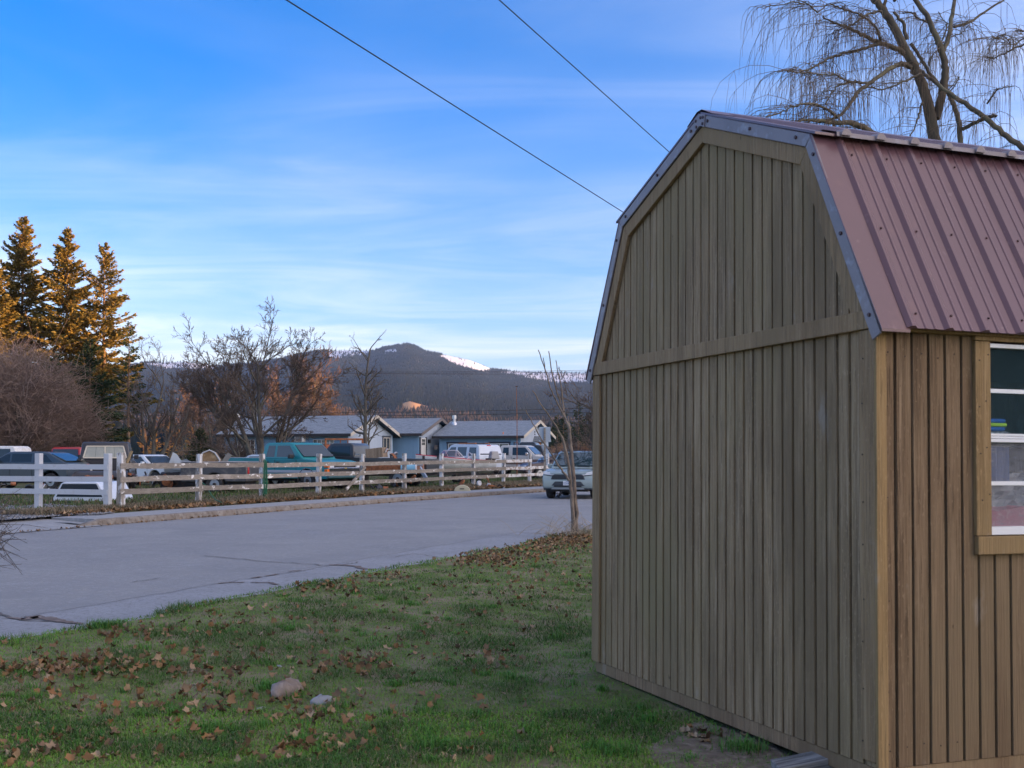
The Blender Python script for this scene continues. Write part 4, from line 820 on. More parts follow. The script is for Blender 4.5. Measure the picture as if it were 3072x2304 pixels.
# --- black flatbed behind it
BLK2 = paint('black_dull', (.025, .028, .034), .5)
vehicle('flatbed_truck', 'black flatbed truck loaded with a wooden crate', V3(1112, 50), R(166), 2.1, [(-2.9, .80), (-2.9, 1.24), (.35, 1.30), (.36, 1.34), (1.5, 1.24), (2.5, 1.15), (2.6, .6)], [(.36, 1.3), (.42, 1.82), (.55, 1.92), (1.35, 1.92), (1.5, 1.86), (1.95, 1.25)],
    [(-1.6, .40), (1.9, .40)], BLK2, CARGLASS, .62, .08, side=[[(.55, 1.36), (1.62, 1.36), (1.38, 1.78), (.58, 1.78)]], cat='truck', arch=.46, parts=[('side_panel', RUST, (-2.6, -.2, 1.03, 1.06, .62, .98), True, .004), ('stake', DARKMETAL, (-2.8, -2.7, .95, 1.03, 1.2, 1.38), True)])
# --- white double-cab behind the boat
WHT = paint('white_truck_paint', (.60, .65, .72), .3)
vehicle('sport_utility_vehicle', 'white four-door utility vehicle behind the motor boat', V3(1400, 69), R(131), 1.9, [(-2.35, .6), (-2.35, 1.20), (-1.4, 1.24), (1.25, 1.18), (2.2, 1.08), (2.35, .95), (2.35, .5)], [(-2.3, 1.2), (-2.15, 1.80), (-2.0, 1.92), (.25, 1.95), (.55, 1.88), (1.3, 1.18)],
    [(-1.5, .38), (1.5, .38)], WHT, CARGLASS, .45, .10, side=[[(-2.0, 1.26), (-1.3, 1.26), (-1.3, 1.76), (-1.93, 1.76)], [(-1.05, 1.26), (-.2, 1.26), (-.2, 1.78), (-1.05, 1.78)], [(-.02, 1.26), (.98, 1.26), (.45, 1.78), (-.02, 1.78)]], cat='car', parts=[('mirror', BLACKPLASTIC, (.86, 1.0, .95, 1.15, 1.22, 1.4), True), ('roof_rack', M('rack_orange', (.42, .16, .06), .6), (-1.5, .1, -.55, -.45, 1.965, 2.03), True, .01), ('roof_rack', DARKMETAL, (-1.2, -.1, -.44, .44, 1.97, 2.02)), ('brake_lamp', LAMP_RED, (-2.10, -2.02, -.15, .15, 1.84, 1.90))])
# --- white and brown pickup
TWO = paint('white_chalky', (.50, .50, .50), .55, (.36, .35, .35), .5, .66, coat=.1); BRN = paint('brown_band', (.14, .10, .085), .6, coat=.1)
vehicle('pickup_truck', 'weathered white pickup with brown side band right of the boat', V3(1572, 71), R(-16), 1.95, [(-2.3, .6), (-2.3, 1.30), (-1.0, 1.30), (-.98, 1.24), (.95, 1.22), (2.1, 1.14), (2.35, 1.0), (2.35, .5)], [(-1.35, 1.22), (-1.28, 1.78), (-1.15, 1.88), (.25, 1.88), (.42, 1.82), (1.0, 1.22)],
    [(-1.45, .40), (1.5, .40)], TWO, CARGLASS, .5, .08, side=[[(-1.12, 1.28), (-.72, 1.28), (-.72, 1.75), (-1.06, 1.75)], [(-.48, 1.28), (.70, 1.28), (.32, 1.75), (-.48, 1.75)]], lip=CHROME, parts=[('side_band', BRN, (-2.2, 2.2, .968, .985, .72, 1.02), True, .003), ('mirror', CHROME, (.42, .56, 1.02, 1.24, 1.26, 1.44), True, .02), ('bumper', CHROME, (2.35, 2.5, -.95, .95, .5, .66)), ('rocker', BRN, (-.9, .9, .95, .99, .50, .58), True, .003), ('headlight', LAMP_CLEAR, (2.34, 2.38, .55, .85, .80, .98), True)])
# --- black open jeep behind
vehicle('off_road_vehicle', 'black soft-top off-road vehicle behind the white and brown pickup', V3(1622, 78), R(-20), 1.75, [(-1.9, .6), (-1.9, 1.12), (.45, 1.16), (1.55, 1.10), (1.75, 1.0), (1.75, .5)], [(-1.85, 1.12), (-1.72, 1.80), (-1.6, 1.88), (.1, 1.88), (.28, 1.84), (.55, 1.12)],
    [(-1.2, .40), (1.2, .40)], BLK2, CARGLASS_LIGHT, .5, .05, side=[[(-1.6, 1.25), (-.9, 1.25), (-.9, 1.74), (-1.5, 1.74)], [(-.7, 1.2), (.3, 1.2), (.12, 1.74), (-.7, 1.74)]], cat='car', parts=[('mirror', BLACKPLASTIC, (.2, .3, .9, 1.08, 1.3, 1.45), True), ('spare_carrier', RUBBER, (-2.08, -1.92, -.36, .36, .75, 1.4), False, .1), ('bumper', DARKMETAL, (1.75, 1.9, -.8, .8, .5, .62))])
vehicle('pickup_truck', 'black cab with bent roll bar beyond the soft-top vehicle', V3(1578, 84), R(-12), 1.85, [(-2.3, .6), (-2.3, 1.30), (-.4, 1.32), (1.2, 1.3), (2.2, 1.2), (2.3, .6)], [(-.4, 1.3), (-.32, 1.96), (-.2, 2.06), (.65, 2.06), (.8, 2.0), (1.15, 1.3)], [(-1.5, .40), (1.5, .40)], BLK2, CARGLASS_LIGHT, .55, .08, side=[[(-.22, 1.38), (.85, 1.38), (.6, 1.92), (-.16, 1.92)]], parts=[('roll_bar', DARKMETAL, (-.75, -.68, .78, .85, 1.28, 1.98), True), ('roll_bar', DARKMETAL, (-.75, -.68, -.85, .85, 1.98, 2.05))])
# --- dark utility bed loaded with scrap, left of the teal truck
vehicle('trailer', 'dark grey pickup-bed trailer piled with scrap left of the teal pickup', V3(660, 43.5), R(175), 1.8, [(-1.35, .55), (-1.35, 1.14), (1.2, 1.14), (1.2, .55)], None, [(-.1, .33)], M('dark_grey_bed', (.06, .062, .068), .6, layers=[((.14, .13, .12), 4, .52, .68, (1, 1, 1))]), cat='trailer', parts=[('tail_lamp', LAMP_RED, (-1.39, -1.34, .72, .86, .72, .98), True), ('bed_rim', M('pale_rim', (.30, .30, .31), .5), (-1.35, 1.2, .84, .91, 1.145, 1.175), True), ('drawbar', DARKMETAL, (1.2, 2.3, -.05, .05, .45, .55))])
# --- green SUV coming down the street
SAGE = paint('sage_green_paint', (.27, .33, .32), .22, None, coat=.6); SUVB = M('dark_cladding', (.05, .062, .075), .55)
suv_loc = (gx(1722, 40.6), 40.9 + 2.1, 0.0)
suv = vehicle('sport_utility_vehicle', 'sage green sport utility vehicle driving towards the camera on the street', (gx(1718, 40.6) + .36, 40.2 + 2.2, 0.), R(-104), 1.85, [(-2.3, .55), (-2.3, 1.05), (-2.2, 1.10), (.85, 1.08), (1.3, 1.07), (1.95, .99), (2.18, .90), (2.29, .74), (2.30, .48)], [(-2.25, 1.05), (-1.95, 1.55), (-1.7, 1.66), (.0, 1.685), (.25, 1.65), (1.12, 1.05)],
    [(-1.35, .36), (1.36, .36)], SAGE, M('suv_glass', (.02, .045, .055), .04, spec=1., coat=.5), .36, .13, side=[[(-1.8, 1.13), (-.85, 1.13), (-.85, 1.54), (-1.6, 1.52)], [(-.75, 1.13), (.2, 1.13), (.08, 1.57), (-.75, 1.58)], [(.28, 1.13), (.85, 1.13), (.25, 1.54)]], cat='car', bev=.075, twid=.24, rimm=DARKMETAL)
def sv(nm, mt, pts, x0, x1, par=suv, mir=True, bev=.006):
    o = None
    for sg in ((1, -1) if mir else (1,)):
        f = (lambda u, v, w: (w + (-.10 * (abs(u) / .9) ** 2), u * sg, v)); o = MB().prism(pts, f, x0, x1).build(nm, mt, par, bevel=bev, seg=1)
    return o
sv('grille', SUVB, [(-.62, .66), (.62, .66), (.54, .84), (.46, .86), (-.46, .86), (-.54, .84)], 2.29, 2.335, mir=False)
for z in (.69, .73, .77, .81): sv('grille_bar', BLACKPLASTIC, [(-.56, z), (.56, z), (.55, z + .018), (-.55, z + .018)], 2.335, 2.345, mir=False, bev=.002)
sv('grille_surround', SAGE, [(-.60, .865), (.60, .865), (.66, .915), (-.66, .915)], 2.24, 2.33, mir=False)
sv('headlight', LAMP_CLEAR, [(.50, .82), (.86, .86), (.90, .97), (.78, .955), (.50, .885)], 2.20, 2.31); sv('headlight_bezel', BLACKPLASTIC, [(.49, .80), (.88, .835), (.88, .862), (.50, .822)], 2.20, 2.315)
sv('bumper', SUVB, [(-.88, .34), (.88, .34), (.90, .46), (.58, .50), (.46, .62), (-.46, .62), (-.58, .50), (-.90, .46)], 2.26, 2.345, mir=False, bev=.02)
sv('bumper_lip', M('silver_lip', (.22, .25, .27), .4), [(-.60, .34), (.60, .34), (.54, .40), (-.54, .40)], 2.345, 2.365, mir=False)
sv('lower_intake', BLACKPLASTIC, [(-.50, .425), (.50, .425), (.48, .48), (-.48, .48)], 2.346, 2.352, mir=False)
sv('fog_lamp', BLACKPLASTIC, [(.66, .52), (.84, .54), (.86, .72), (.74, .74)], 2.24, 2.33); sv('fog_bulb', LAMP_CLEAR, [(.73, .58), (.78, .58), (.78, .63), (.73, .63)], 2.33, 2.336)
sv('emblem', CHROME, [(-.07, .80), (.07, .80), (.09, .85), (.07, .895), (-.07, .895), (-.09, .85)], 2.345, 2.352, mir=False); sv('emblem_core', SUVB, [(-.045, .82), (.045, .82), (.045, .838), (-.045, .838)], 2.352, 2.355, mir=False, bev=0)
plate = sv('licence_plate', M('plate', (.62, .64, .66), .4), [(-.155, .485), (.155, .485), (.155, .635), (-.155, .635)], 2.353, 2.362, mir=False, bev=.002)
sv('plate_edge', M('plate_blue', (.05, .10, .25), .5), [(-.06, .615), (.06, .615), (.06, .628), (-.06, .628)], 2.3622, 2.3635, par=plate, mir=False, bev=0)
for sg in (-1, 1): MB().box(.72, .86, sg * .93 - .10 if sg > 0 else sg * .93 - .10, sg * .93 + .10, 1.07, 1.22).build('mirror', SAGE, suv, bevel=.04)
for sg in (-1, 1): MB().tube([(-1.7, sg * .62, 1.66), (-1.5, sg * .62, 1.73), (-.2, sg * .63, 1.74), (.0, sg * .63, 1.69)], .022, 6).build('roof_rail', BLACKPLASTIC, suv)
MB().box(.98, 1.02, -.55, -.05, 1.12, 1.14).box(1.0, 1.04, .1, .55, 1.11, 1.13).build('wiper', BLACKPLASTIC, suv)
for sg in (-1, 1):
    for wx in (-1.35, 1.36): MB().tube([(wx + .455 * math.cos(t), sg * .93, .36 + .455 * math.sin(t)) for t in np.linspace(-.15, math.pi + .15, 14)], .035, 6).build('arch_cladding', SUVB, suv)
cu = bpy.data.curves.new('plate_text', 'FONT'); cu.body = 'CDG9043'; cu.size = .098; cu.align_x = 'CENTER'; cu.extrude = .001
to = bpy.data.objects.new('plate_text', cu); COL.objects.link(to); bpy.context.view_layer.update()
me = bpy.data.meshes.new_from_object(to.evaluated_get(bpy.context.evaluated_depsgraph_get())); bpy.data.objects.remove(to)
me.materials.append(_M['plate_blue']); to = bpy.data.objects.new('plate_number', me); COL.objects.link(to); to.parent = plate; to.location = (2.3635, 0, .52); to.rotation_euler = (R(90), 0, R(90)); to.scale = (.62, 1, 1)
# driver
SKIN = M('skin', (.42, .26, .19), .6)
# --- motor boat on its trailer
bow = Vector((gx(1247, 54.0), 54.0, 0)); stn = Vector((gx(1462, 56.0), 56.0, 0)); bl = (bow - stn).length; ang = math.atan2((bow - stn).y, (bow - stn).x)
boat = thing('motor_boat', 'white and red open motor boat with curved windshield on a trailer', 'boat', (stn.x, stn.y, yard_z(stn.x, stn.y)), ang)
HULLW = M('boat_white', (.68, .70, .69), .4, layers=[((.44, .45, .43), 2, .45, .7, (1, 1, 1))], coat=.3); BRED = M('boat_red', (.42, .025, .05), .35, coat=.4)
secs = []; decks = []
for k in np.linspace(0, 1, 15):
    x = k * bl; hw = .88 * (1 - max(0, (k - .45) / .55) ** 2.1) + .02; zt = 1.10 + .30 * k ** 1.6; zk = .42 + .36 * max(0, (k - .55) / .45) ** 2.2; ch = zk + .22 + .2 * k
    secs.append([(x, 0, zk), (x, hw * .80, ch), (x, hw * .96, ch + .20), (x, hw, zt), (x, hw * .93, zt + .03), (x, -hw * .93, zt + .03), (x, -hw, zt), (x, -hw * .96, ch + .20), (x, -hw * .80, ch)])
MB().loft(secs).build('hull', HULLW, boat, smooth=50)
b = MB(); b.loft([[(s_[3][0], s_[3][1] * 1.01, s_[3][2] - .02), (s_[3][0], s_[3][1] * 1.025, s_[3][2] + .035), (s_[3][0], -s_[3][1] * 1.025, s_[3][2] + .035), (s_[3][0], -s_[3][1] * 1.01, s_[3][2] - .02)] for s_ in secs]); b.build('deck', BRED, boat)
b = MB()
for sg in (1, -1): b.tube([(s_[3][0], sg * s_[3][1] * 1.03, s_[3][2] - .03) for s_ in secs], .022, 5)
b.build('rub_rail', HWHITE, boat)
wsx = bl * .60; zw = 1.30; wp = [(wsx - .62, .80), (wsx - .05, .70), (wsx + .18, .40), (wsx + .24, 0), (wsx + .18, -.40), (wsx - .05, -.70), (wsx - .62, -.80)]
b = MB(); b.add([(x, y, zw - .06) for x, y in wp] + [(x - .28, y * .86, zw + .30) for x, y in wp[1:-1]], [(0, 1, 7), (1, 2, 8, 7), (2, 3, 9, 8), (3, 4, 10, 9), (4, 5, 11, 10), (5, 6, 11)]); wsd = b.build('windshield', glass('tinted_screen', (.62, .50, .52), .03, dirt=.12), boat)
b = MB(); b.tube([(x, y, zw - .05) for x, y in wp], .018, 5); b.tube([(wp[0][0], wp[0][1], zw - .05)] + [(x - .28, y * .86, zw + .30) for x, y in wp[1:-1]] + [(wp[6][0], wp[6][1], zw - .05)], .018, 5); b.build('windshield_frame', HWHITE, wsd)
for xx, yy_ in ((wsx - .50, .38), (bl * .30, .40)):
    b = MB(); b.tube([(xx + .05 * math.cos(t), yy_ + .19 * math.sin(t) , 1.30 + .19 * math.cos(t)) for t in np.linspace(0, 2 * math.pi, 17)], .016, 5); b.tube([(xx, yy_ - .17, 1.30), (xx, yy_ + .17, 1.30)], .013, 5); b.tube([(xx, yy_, 1.3), (xx + .25, yy_, 1.16)], .02, 5); b.build('steering_wheel', HWHITE, boat)
om = MB().loft([[(-.62, -.16, z0), (-.62, .16, z0), (-.14, .16, z0), (-.14, -.16, z0)] if z0 < 1.5 else [(-.56, -.13, z0), (-.56, .13, z0), (-.18, .13, z0), (-.18, -.13, z0)] for z0 in (1.18, 1.26, 1.50, 1.56)]).build('outboard_motor', M('motor_grey', (.34, .34, .34), .5, layers=[((.16, .15, .15), 3, .5, .68, (1, 1, 1))]), boat, bevel=.04)
MB().box(-.60, -.18, -.165, -.155, 1.29, 1.46).build('cowl_panel', M('motor_dark', (.07, .07, .075), .5), om); MB().box(-.45, -.28, -.08, .08, .55, 1.18).build('leg', DARKMETAL, om, bevel=.03); MB().box(-.16, .02, -.14, .14, .95, 1.22).build('clamp_bracket', DARKMETAL, om)
tr_ = MB().bar((-.1, .55, .45), (bl - .3, .12, .50), .08, .10).bar((-.1, -.55, .45), (bl - .3, -.12, .50), .08, .10).bar((bl * .3, -.85, .38), (bl * .3, .85, .38), .08, .08).bar((bl - .35, 0, .5), (bl + .55, 0, .42), .08, .10).bar((bl + .1, 0, .5), (bl - .25, 0, 1.18), .06, .07).build('trailer_frame', DARKMETAL, boat)
for sg in (1, -1): MB().disc((bl * .3, sg * .92, .28), (0, 1, 0), .30, .18, 18, .16).build('trailer_wheel', RUBBER, boat)
# ---------------------------------------------------------------- fences
def rough_board(a, bb, w, h, up=(0, 0, 1), nseg=5, jit=.006):
    """plank from a to bb: w thick, h wide, edges slightly wavy"""
    a = Vector(a); bb = Vector(bb); d = (bb - a).normalized(); u = Vector(up); sd = d.cross(u).normalized(); u = sd.cross(d).normalized(); secs = []
    for k in range(nseg + 1):
        p = a.lerp(bb, k / nseg) + u * random.gauss(0, jit); hh = h / 2 + random.gauss(0, jit * .6)
        secs.append([p + sd * (i * w / 2) + u * (j * hh) for i, j in ((-1, -1), (1, -1), (1, 1), (-1, 1))])
    return MB().loft(secs)
FPEEL = M('peeling_fence_rail', (.255, .225, .19), .88, layers=[((.17, .15, .125), 6, .42, .66, (1, 1, 6)), ((.34, .31, .27), 2.5, .5, .75, (1, 1, 1)), ((.66, .65, .63), 3.2, .60, .635, (1, 1, 1.8))], bump=.35, bs=40, rnd=.12)
FPEELP = M('peeling_fence_post', (.30, .275, .245), .88, layers=[((.20, .18, .155), 8, .45, .66, (4, 4, .5)), ((.62, .62, .62), 4.5, .47, .53, (2, 2, .7))], bump=.35, bs=40, rnd=.1)
FWHITEW = M('half_peeled_rail', (.60, .60, .60), .8, layers=[((.30, .25, .21), 2.6, .50, .56, (1, 1, 1.6)), ((.42, .38, .34), 7, .55, .66, (1, 1, 1))], bump=.3)
FWHITE = M('white_fence_paint', (.50, .52, .55), .7, layers=[((.44, .44, .45), 6, .56, .70, (1, 1, 1)), ((.36, .33, .30), 9, .66, .72, (1, 1, 1))], bump=.2)
fence = thing('post_and_rail_fence', 'weathered three-rail wooden fence along the yard with peeling white paint', 'fence', (-10.1, 29.4, .14))
F0 = Vector((-10.1, 29.4, 0)); FD = Vector((.3904, .9206, 0)); FNn = Vector((.9206, -.3904, 0))
fy = [29.55, 32.4, 35.2, 38.1, 40.7, 43.6, 46.5, 49.3, 52.3, 55.2, 57.4]
fs = [(y - 29.4) / FD.y for y in fy]
OF = Vector(fence.location)
def fpt(s, off, z): q = F0 + FD * s + FNn * off; return Vector((q.x, q.y, z)) - OF
for i, s in enumerate(fs):
    w = .135 if i else .16; tl = Vector((random.gauss(0, .012), random.gauss(0, .012), 0))
    p0 = fpt(s, 0, .02); p1 = fpt(s, 0, 1.595 + (0 if i else .01) + random.uniform(-.03, .012)) + tl
    rough_board(p0, p1, w, w, up=FD, nseg=4, jit=.003).build('post', FPEELP, fence, bevel=.006)
for i in range(len(fs) - 1):
    wh = i >= 8
    for r, zr in enumerate((1.255, .93, .605)):
        if wh and r == 0 and i == 9: continue
        dz = (-.02 if i > 1 else .01) + random.uniform(-.012, .012); dz2 = (-.02 if i > 0 else .005) + random.uniform(-.012, .012)
        rough_board(fpt(fs[i] - .10 if i else fs[i] - .13, .085, zr + dz), fpt(fs[i + 1] + .09, .085 + random.uniform(.0, .012), zr + dz2), .028, .138, nseg=6, jit=.005).build('rail', FWHITEW if wh else FPEEL, fence)
rough_board(fpt(fs[4] - 1.3, .14, .35), fpt(fs[4] + .02, .14, 1.12), .03, .11).build('brace', FPEEL, fence)
rough_board(fpt(fs[0] + .25, -.12, 1.2), fpt(fs[0] + .52, -.12, 1.66), .06, .05).build('brace', M('ochre_pole', (.25, .18, .09), .85), fence)
wf = thing('rail_fence', 'white painted three-rail fence section by the driveway gravel', 'fence', (-10.35, 29.55, .14)); OW = Vector(wf.location)
WD = Vector((-.955, .296, 0)); W0 = Vector((-10.33, 29.42, 0))
for s, w, hh in ((.0, .155, 1.595), (-.0, 0, 0), (2.12, .15, 1.60), (5.2, .15, 1.59)):
    if w: MB().box(-w / 2, w / 2, -w / 2, w / 2, 0, hh - .14).build('post', FWHITE, wf, bevel=.008, loc=W0 + WD * s + Vector((0, 0, .14)) - OW, rot=(0, 0, R(-17)))
for s in range(2):
    for zr in (1.255, .935, .61):
        a0 = W0 + WD * (s * 2.12 + .0 if s == 0 else 2.12) + Vector((.02, -.09, zr)) - OW; a1 = W0 + WD * (2.12 if s == 0 else 5.2) + Vector((.02, -.09, zr)) - OW
        rough_board(a0, a1, .026, .137, nseg=4, jit=.003).build('rail', FWHITE, wf)
# green hose wound on the fence post and trailing below
HOSE = M('green_hose', (.012, .13, .065), .45)
hs = thing('garden_hose', 'green garden hose coiled over the fence post in front of the teal truck bed', 'hose', tuple(fpt(fs[2], .1, 1.2) + OF))
OH = Vector(hs.location); b = MB()
for k in range(5):
    pts = []; w = .035 + .012 * k; dz = .0 if k < 4 else -.02
    for t in np.linspace(0, 2 * math.pi, 26): pts.append(fpt(fs[2], .05, 0) + OF - OH + FD * (w * 1.15 * math.cos(t)) + FNn * (.10 * math.sin(k) * .3 + .06) + Vector((0, 0, 1.335 - .0 - (.50 + .02 * k) * (1 - math.sin(t)) + .02 * k * math.sin(t))))
    b.tube(pts, .011, 5, False)
b.build('coil', HOSE, hs); b = MB()
b.tube([fpt(fs[2], .08, .45) + OF - OH + FD * q + Vector((0, 0, z)) for q, z in ((.05, .25), (.02, -.05), (-.08, -.2), (-.28, -.30))], .016, 5); b.build('loose_end', HOSE, hs)
b = MB(); b.tube([lz(605, 1443, .55) * 0 + at(x, y, Y) for x, y, Y in ((603, 1444, 33), (618, 1458, 32.9), (628, 1474, 32.7), (636, 1488, 32.5), (648, 1500, 32.2), (664, 1507, 31.9))], .014, 5)
tag(b.build('hose_length', HOSE), 'loose green hose hanging through the fence into the leaves', 'hose')
# ---------------------------------------------------------------- scrap in the yard
c = V3(240, 35.2); cp = thing('truck_canopy', 'white truck canopy with dark windows lying on the grass behind the white fence', 'canopy', (c[0], c[1], c[2]), R(-6))
b = MB(); b.loft([[(-.86, y, 0), (.86, y, 0), (.84, y, .12), (.60, y, .55), (.52, y, .60), (-.52, y, .60), (-.60, y, .55), (-.84, y, .12)] for y in (0, 1.9)]); b.build('shell', WHT, cp, bevel=.02)
b = MB(); b.add([(-.74, -.012, .15), (.74, -.012, .15), (.54, -.012, .545), (-.54, -.012, .545)], [(0, 1, 2, 3)]); b.build('window', M('canopy_glass', (.02, .03, .045), .1, spec=.8), cp)
b = MB(); b.add([(-.872, .2, .16), (-.872, 1.7, .16), (-.62, 1.7, .53), (-.62, .2, .53)], [(0, 1, 2, 3)]); b.build('window', _M['canopy_glass'], cp, loc=(-.012, 0, 0))
def crumple(sec, n, amp, seed):
    g = np.random.default_rng(seed); return [[(x + g.normal(0, amp), y + g.normal(0, amp), z + g.normal(0, amp)) for x, y, z in s_] for s_ in sec]
PALEB = paint('pale_blue_panel', (.50, .55, .60), .4, (.30, .30, .30), .55, .7)
c = V3(548, 44.5)
hd = thing('scrap_hood', 'crumpled pale blue hood standing on the scrap pile', 'scrap', (c[0], c[1], c[2] + .55), R(10))
secs = [[(x, -.5 + .1 * k, .15 + .55 * (1 - abs(x - .1) ** 1.6) * (1 - .35 * k)) for x in np.linspace(-.62, .62, 9)] for k in range(6)]
b = MB(); g2 = crumple(secs, 6, .02, 4); nn = 9; v = [p for s_ in g2 for p in s_]; b.add(v, [(i * nn + j, i * nn + j + 1, (i + 1) * nn + j + 1, (i + 1) * nn + j) for i in range(5) for j in range(8)]); b.build('panel', PALEB, hd, smooth=60)
b = MB(); b.add([(-.45, -.52, .55), (-.30, -.55, .98), (-.16, -.52, .90), (.10, -.50, .52), (.05, -.40, .30), (-.3, -.4, .3)], [(0, 1, 2), (0, 2, 3), (0, 3, 4), (0, 4, 5)]); b.build('torn_flap', PALEB, hd)
MB().box(-.8, .75, -.3, .5, -.55, .22).build('engine_block', DARKMETAL, hd, bevel=.08)
c = V3(640, 43.6); b = MB(); pr = [(-.36, 0), (-.40, .12), (-.22, .36), (.02, .46), (.22, .36), (.40, .08), (.36, 0)]
ba = thing('scrap_barrel', 'brown split barrel half with pale rim on the trailer load', 'barrel', (c[0] - .12, c[1], c[2] + 1.14), R(8))
b.prism(pr, lambda u, v, w: (u, w, v), -.35, .35); b.build('shell', M('brown_barrel', (.20, .125, .06), .8, layers=[((.32, .24, .14), 5, .45, .66, (1, 1, 1)), ((.10, .07, .05), 8, .5, .7, (1, 1, 1))]), ba, bevel=.03)
b = MB(); b.tube([(u, -.37, v) for u, v in pr[1:]], .03, 6); b.build('rim', M('pale_rim2', (.45, .46, .47), .5), ba)
b = MB(); b.bar((c[0] + .42, c[1] - .2, c[2] + 1.1), (c[0] + .66, c[1] - .1, c[2] + 1.46), .18, .05, up=(0, 1, 0)); tag(b.build('scrap_plank', M('grey_plank', (.16, .16, .15), .85)), 'short grey plank leaning on the trailer load', 'plank')
# wooden crate on the flatbed: each plank its own piece
c = V3(1130, 49.6); cr = thing('wooden_crate', 'slatted wooden crate tipped on the black flatbed truck', 'crate', (c[0], c[1], c[2] + 1.28), R(-14)); cr.rotation_euler = (0, R(-6), R(-14))
CRW = M('crate_wood', (.30, .225, .155), .85, layers=[((.20, .15, .10), 6, .42, .65, (4, 4, .4))], rnd=.15)
for k in range(6): MB().box(-.36 + k * .122, -.36 + k * .122 + .112, -.32, -.30, 0, .42).build('plank', CRW, cr)
for k in range(4): MB().box(.375, .395, -.30 + k * .16, -.30 + k * .16 + .15, 0, .42).build('plank', CRW, cr)
MB().box(-.35, .374, -.299, .32, .02, .40).build('core', SHEATH, cr)
def junk(name, label, px, Y, z, n, sx, sy, sz, mats, seed, cat='scrap'):
    c = V3(px, Y); o = thing(name, label, cat, (c[0], c[1], c[2] + z)); g = np.random.default_rng(seed)
    for k in range(n):
        a = Vector((g.uniform(-sx, sx), g.uniform(-sy, sy), g.uniform(0, sz) * (1 - .5 * g.random()))); d = Vector(g.normal(0, 1, 3)).normalized() * g.uniform(.12, .4); m = mats[k % len(mats)]
        if k % 3 == 0: MB().tube([a, a + d * .5 + Vector((0, 0, .08)), a + d], g.uniform(.015, .04), 6).build('pipe', m, o)
        elif k % 3 == 1: MB().bar(a, a + d, g.uniform(.06, .2), g.uniform(.02, .10)).build('bracket', m, o, bevel=.01)
        else: MB().disc(a, tuple(d), g.uniform(.07, .18), g.uniform(.04, .1), 12).build('pulley', m, o)
    return o
junk('scrap_heap', 'dark tangle of scrap parts beside the wooden crate', 1168, 49.8, 1.25, 14, .38, .3, .40, [DARKMETAL, RUST, STEEL], 3)
junk('scrap_heap', 'scattered engine parts on the grass below the outboard motor', 1430, 47.5, .0, 22, 1.1, .6, .35, [DARKMETAL, STEEL, RUST, WHITE_PAINT], 5)
junk('scrap_heap', 'heap of axles and brackets under the black pickup frame', 470, 44, .3, 26, 1.0, .7, .45, [DARKMETAL, RUST, STEEL, RUST], 6)
junk('scrap_heap', 'scrap metal heap under the dark hatchback', 75, 40, .1, 26, 1.6, .5, .5, [DARKMETAL, RUST, STEEL, BLACKPLASTIC], 9)
junk('scrap_heap', 'low scrap pile left of the light blue drum', 1180, 46.5, .0, 16, .9, .5, .5, [DARKMETAL, RUST, BLK2], 11)
c = V3(1225, 47.5); b = MB().tube([(-.3, 0, 0), (-.29, 0, 0), (0, 0, 0), (.3, 0, 0)], [.20, .22, .22, .22], 14)
dr = b.build('metal_drum', M('light_blue_drum', (.20, .42, .55), .5), loc=(c[0], c[1], c[2] + .85)); tag(dr, 'light blue drum lying behind the fence left of the boat', 'drum')
MB().tube([(.301, 0, 0), (.34, 0, 0)], [.24, .24], 14).build('rim', WHITE_PAINT, dr)
c = V3(1250, 47.8); b = MB().loft([[(x, y, 0) , (x, y, .3), (x, y + .5, .34), (x, y + .5, 0)] for x, y in ((-.3, 0), (.28, .0))]); tag(b.build('tool_box', M('rusty_box', (.33, .17, .11), .7), bevel=.03, loc=(c[0], c[1], c[2] + .75)), 'rust-stained metal box between drum and boat', 'box')
MB().box(-.28, .26, -.012, -.002, .22, .29).build('lid_edge', STEEL, [o for o in COL.objects if o.name.startswith('tool_box')][0])
c = V3(1387, 44.5); b = MB(); b.prism([(.32 * math.cos(t), .26 * math.sin(t)) for t in np.linspace(0, math.pi, 14)], lambda u, v, w: (u, w, v), -.12, .12); fd = b.build('trailer_fender', M('cream_fender', (.50, .45, .30), .5), bevel=.02, loc=c); tag(fd, 'cream half-round trailer fender lying in the grass', 'fender')
MB().box(-.09, .08, -.135, -.121, .10, .13).build('slot', BLACKPLASTIC, fd)
b = MB().box(-.24, .24, -.2, .2, 0, .75); c = V3(458, 58); tag(b.build('white_cabinet', WHITE_PAINT, bevel=.02, loc=(c[0], c[1], c[2] + .55)), 'white metal cabinet behind the white sedan', 'cabinet')
# pale mobile ramp board leaning under the boat bow
c0 = at(1262, 1408, 47.2); c1 = at(1282, 1440, 46.6); b = MB().bar(c0, c1, .30, .05, up=(1, 0, 0)); tag(b.build('ramp_board', M('pale_ramp', (.42, .45, .50), .6)), 'pale ramp board leaning below the boat bow', 'ramp')
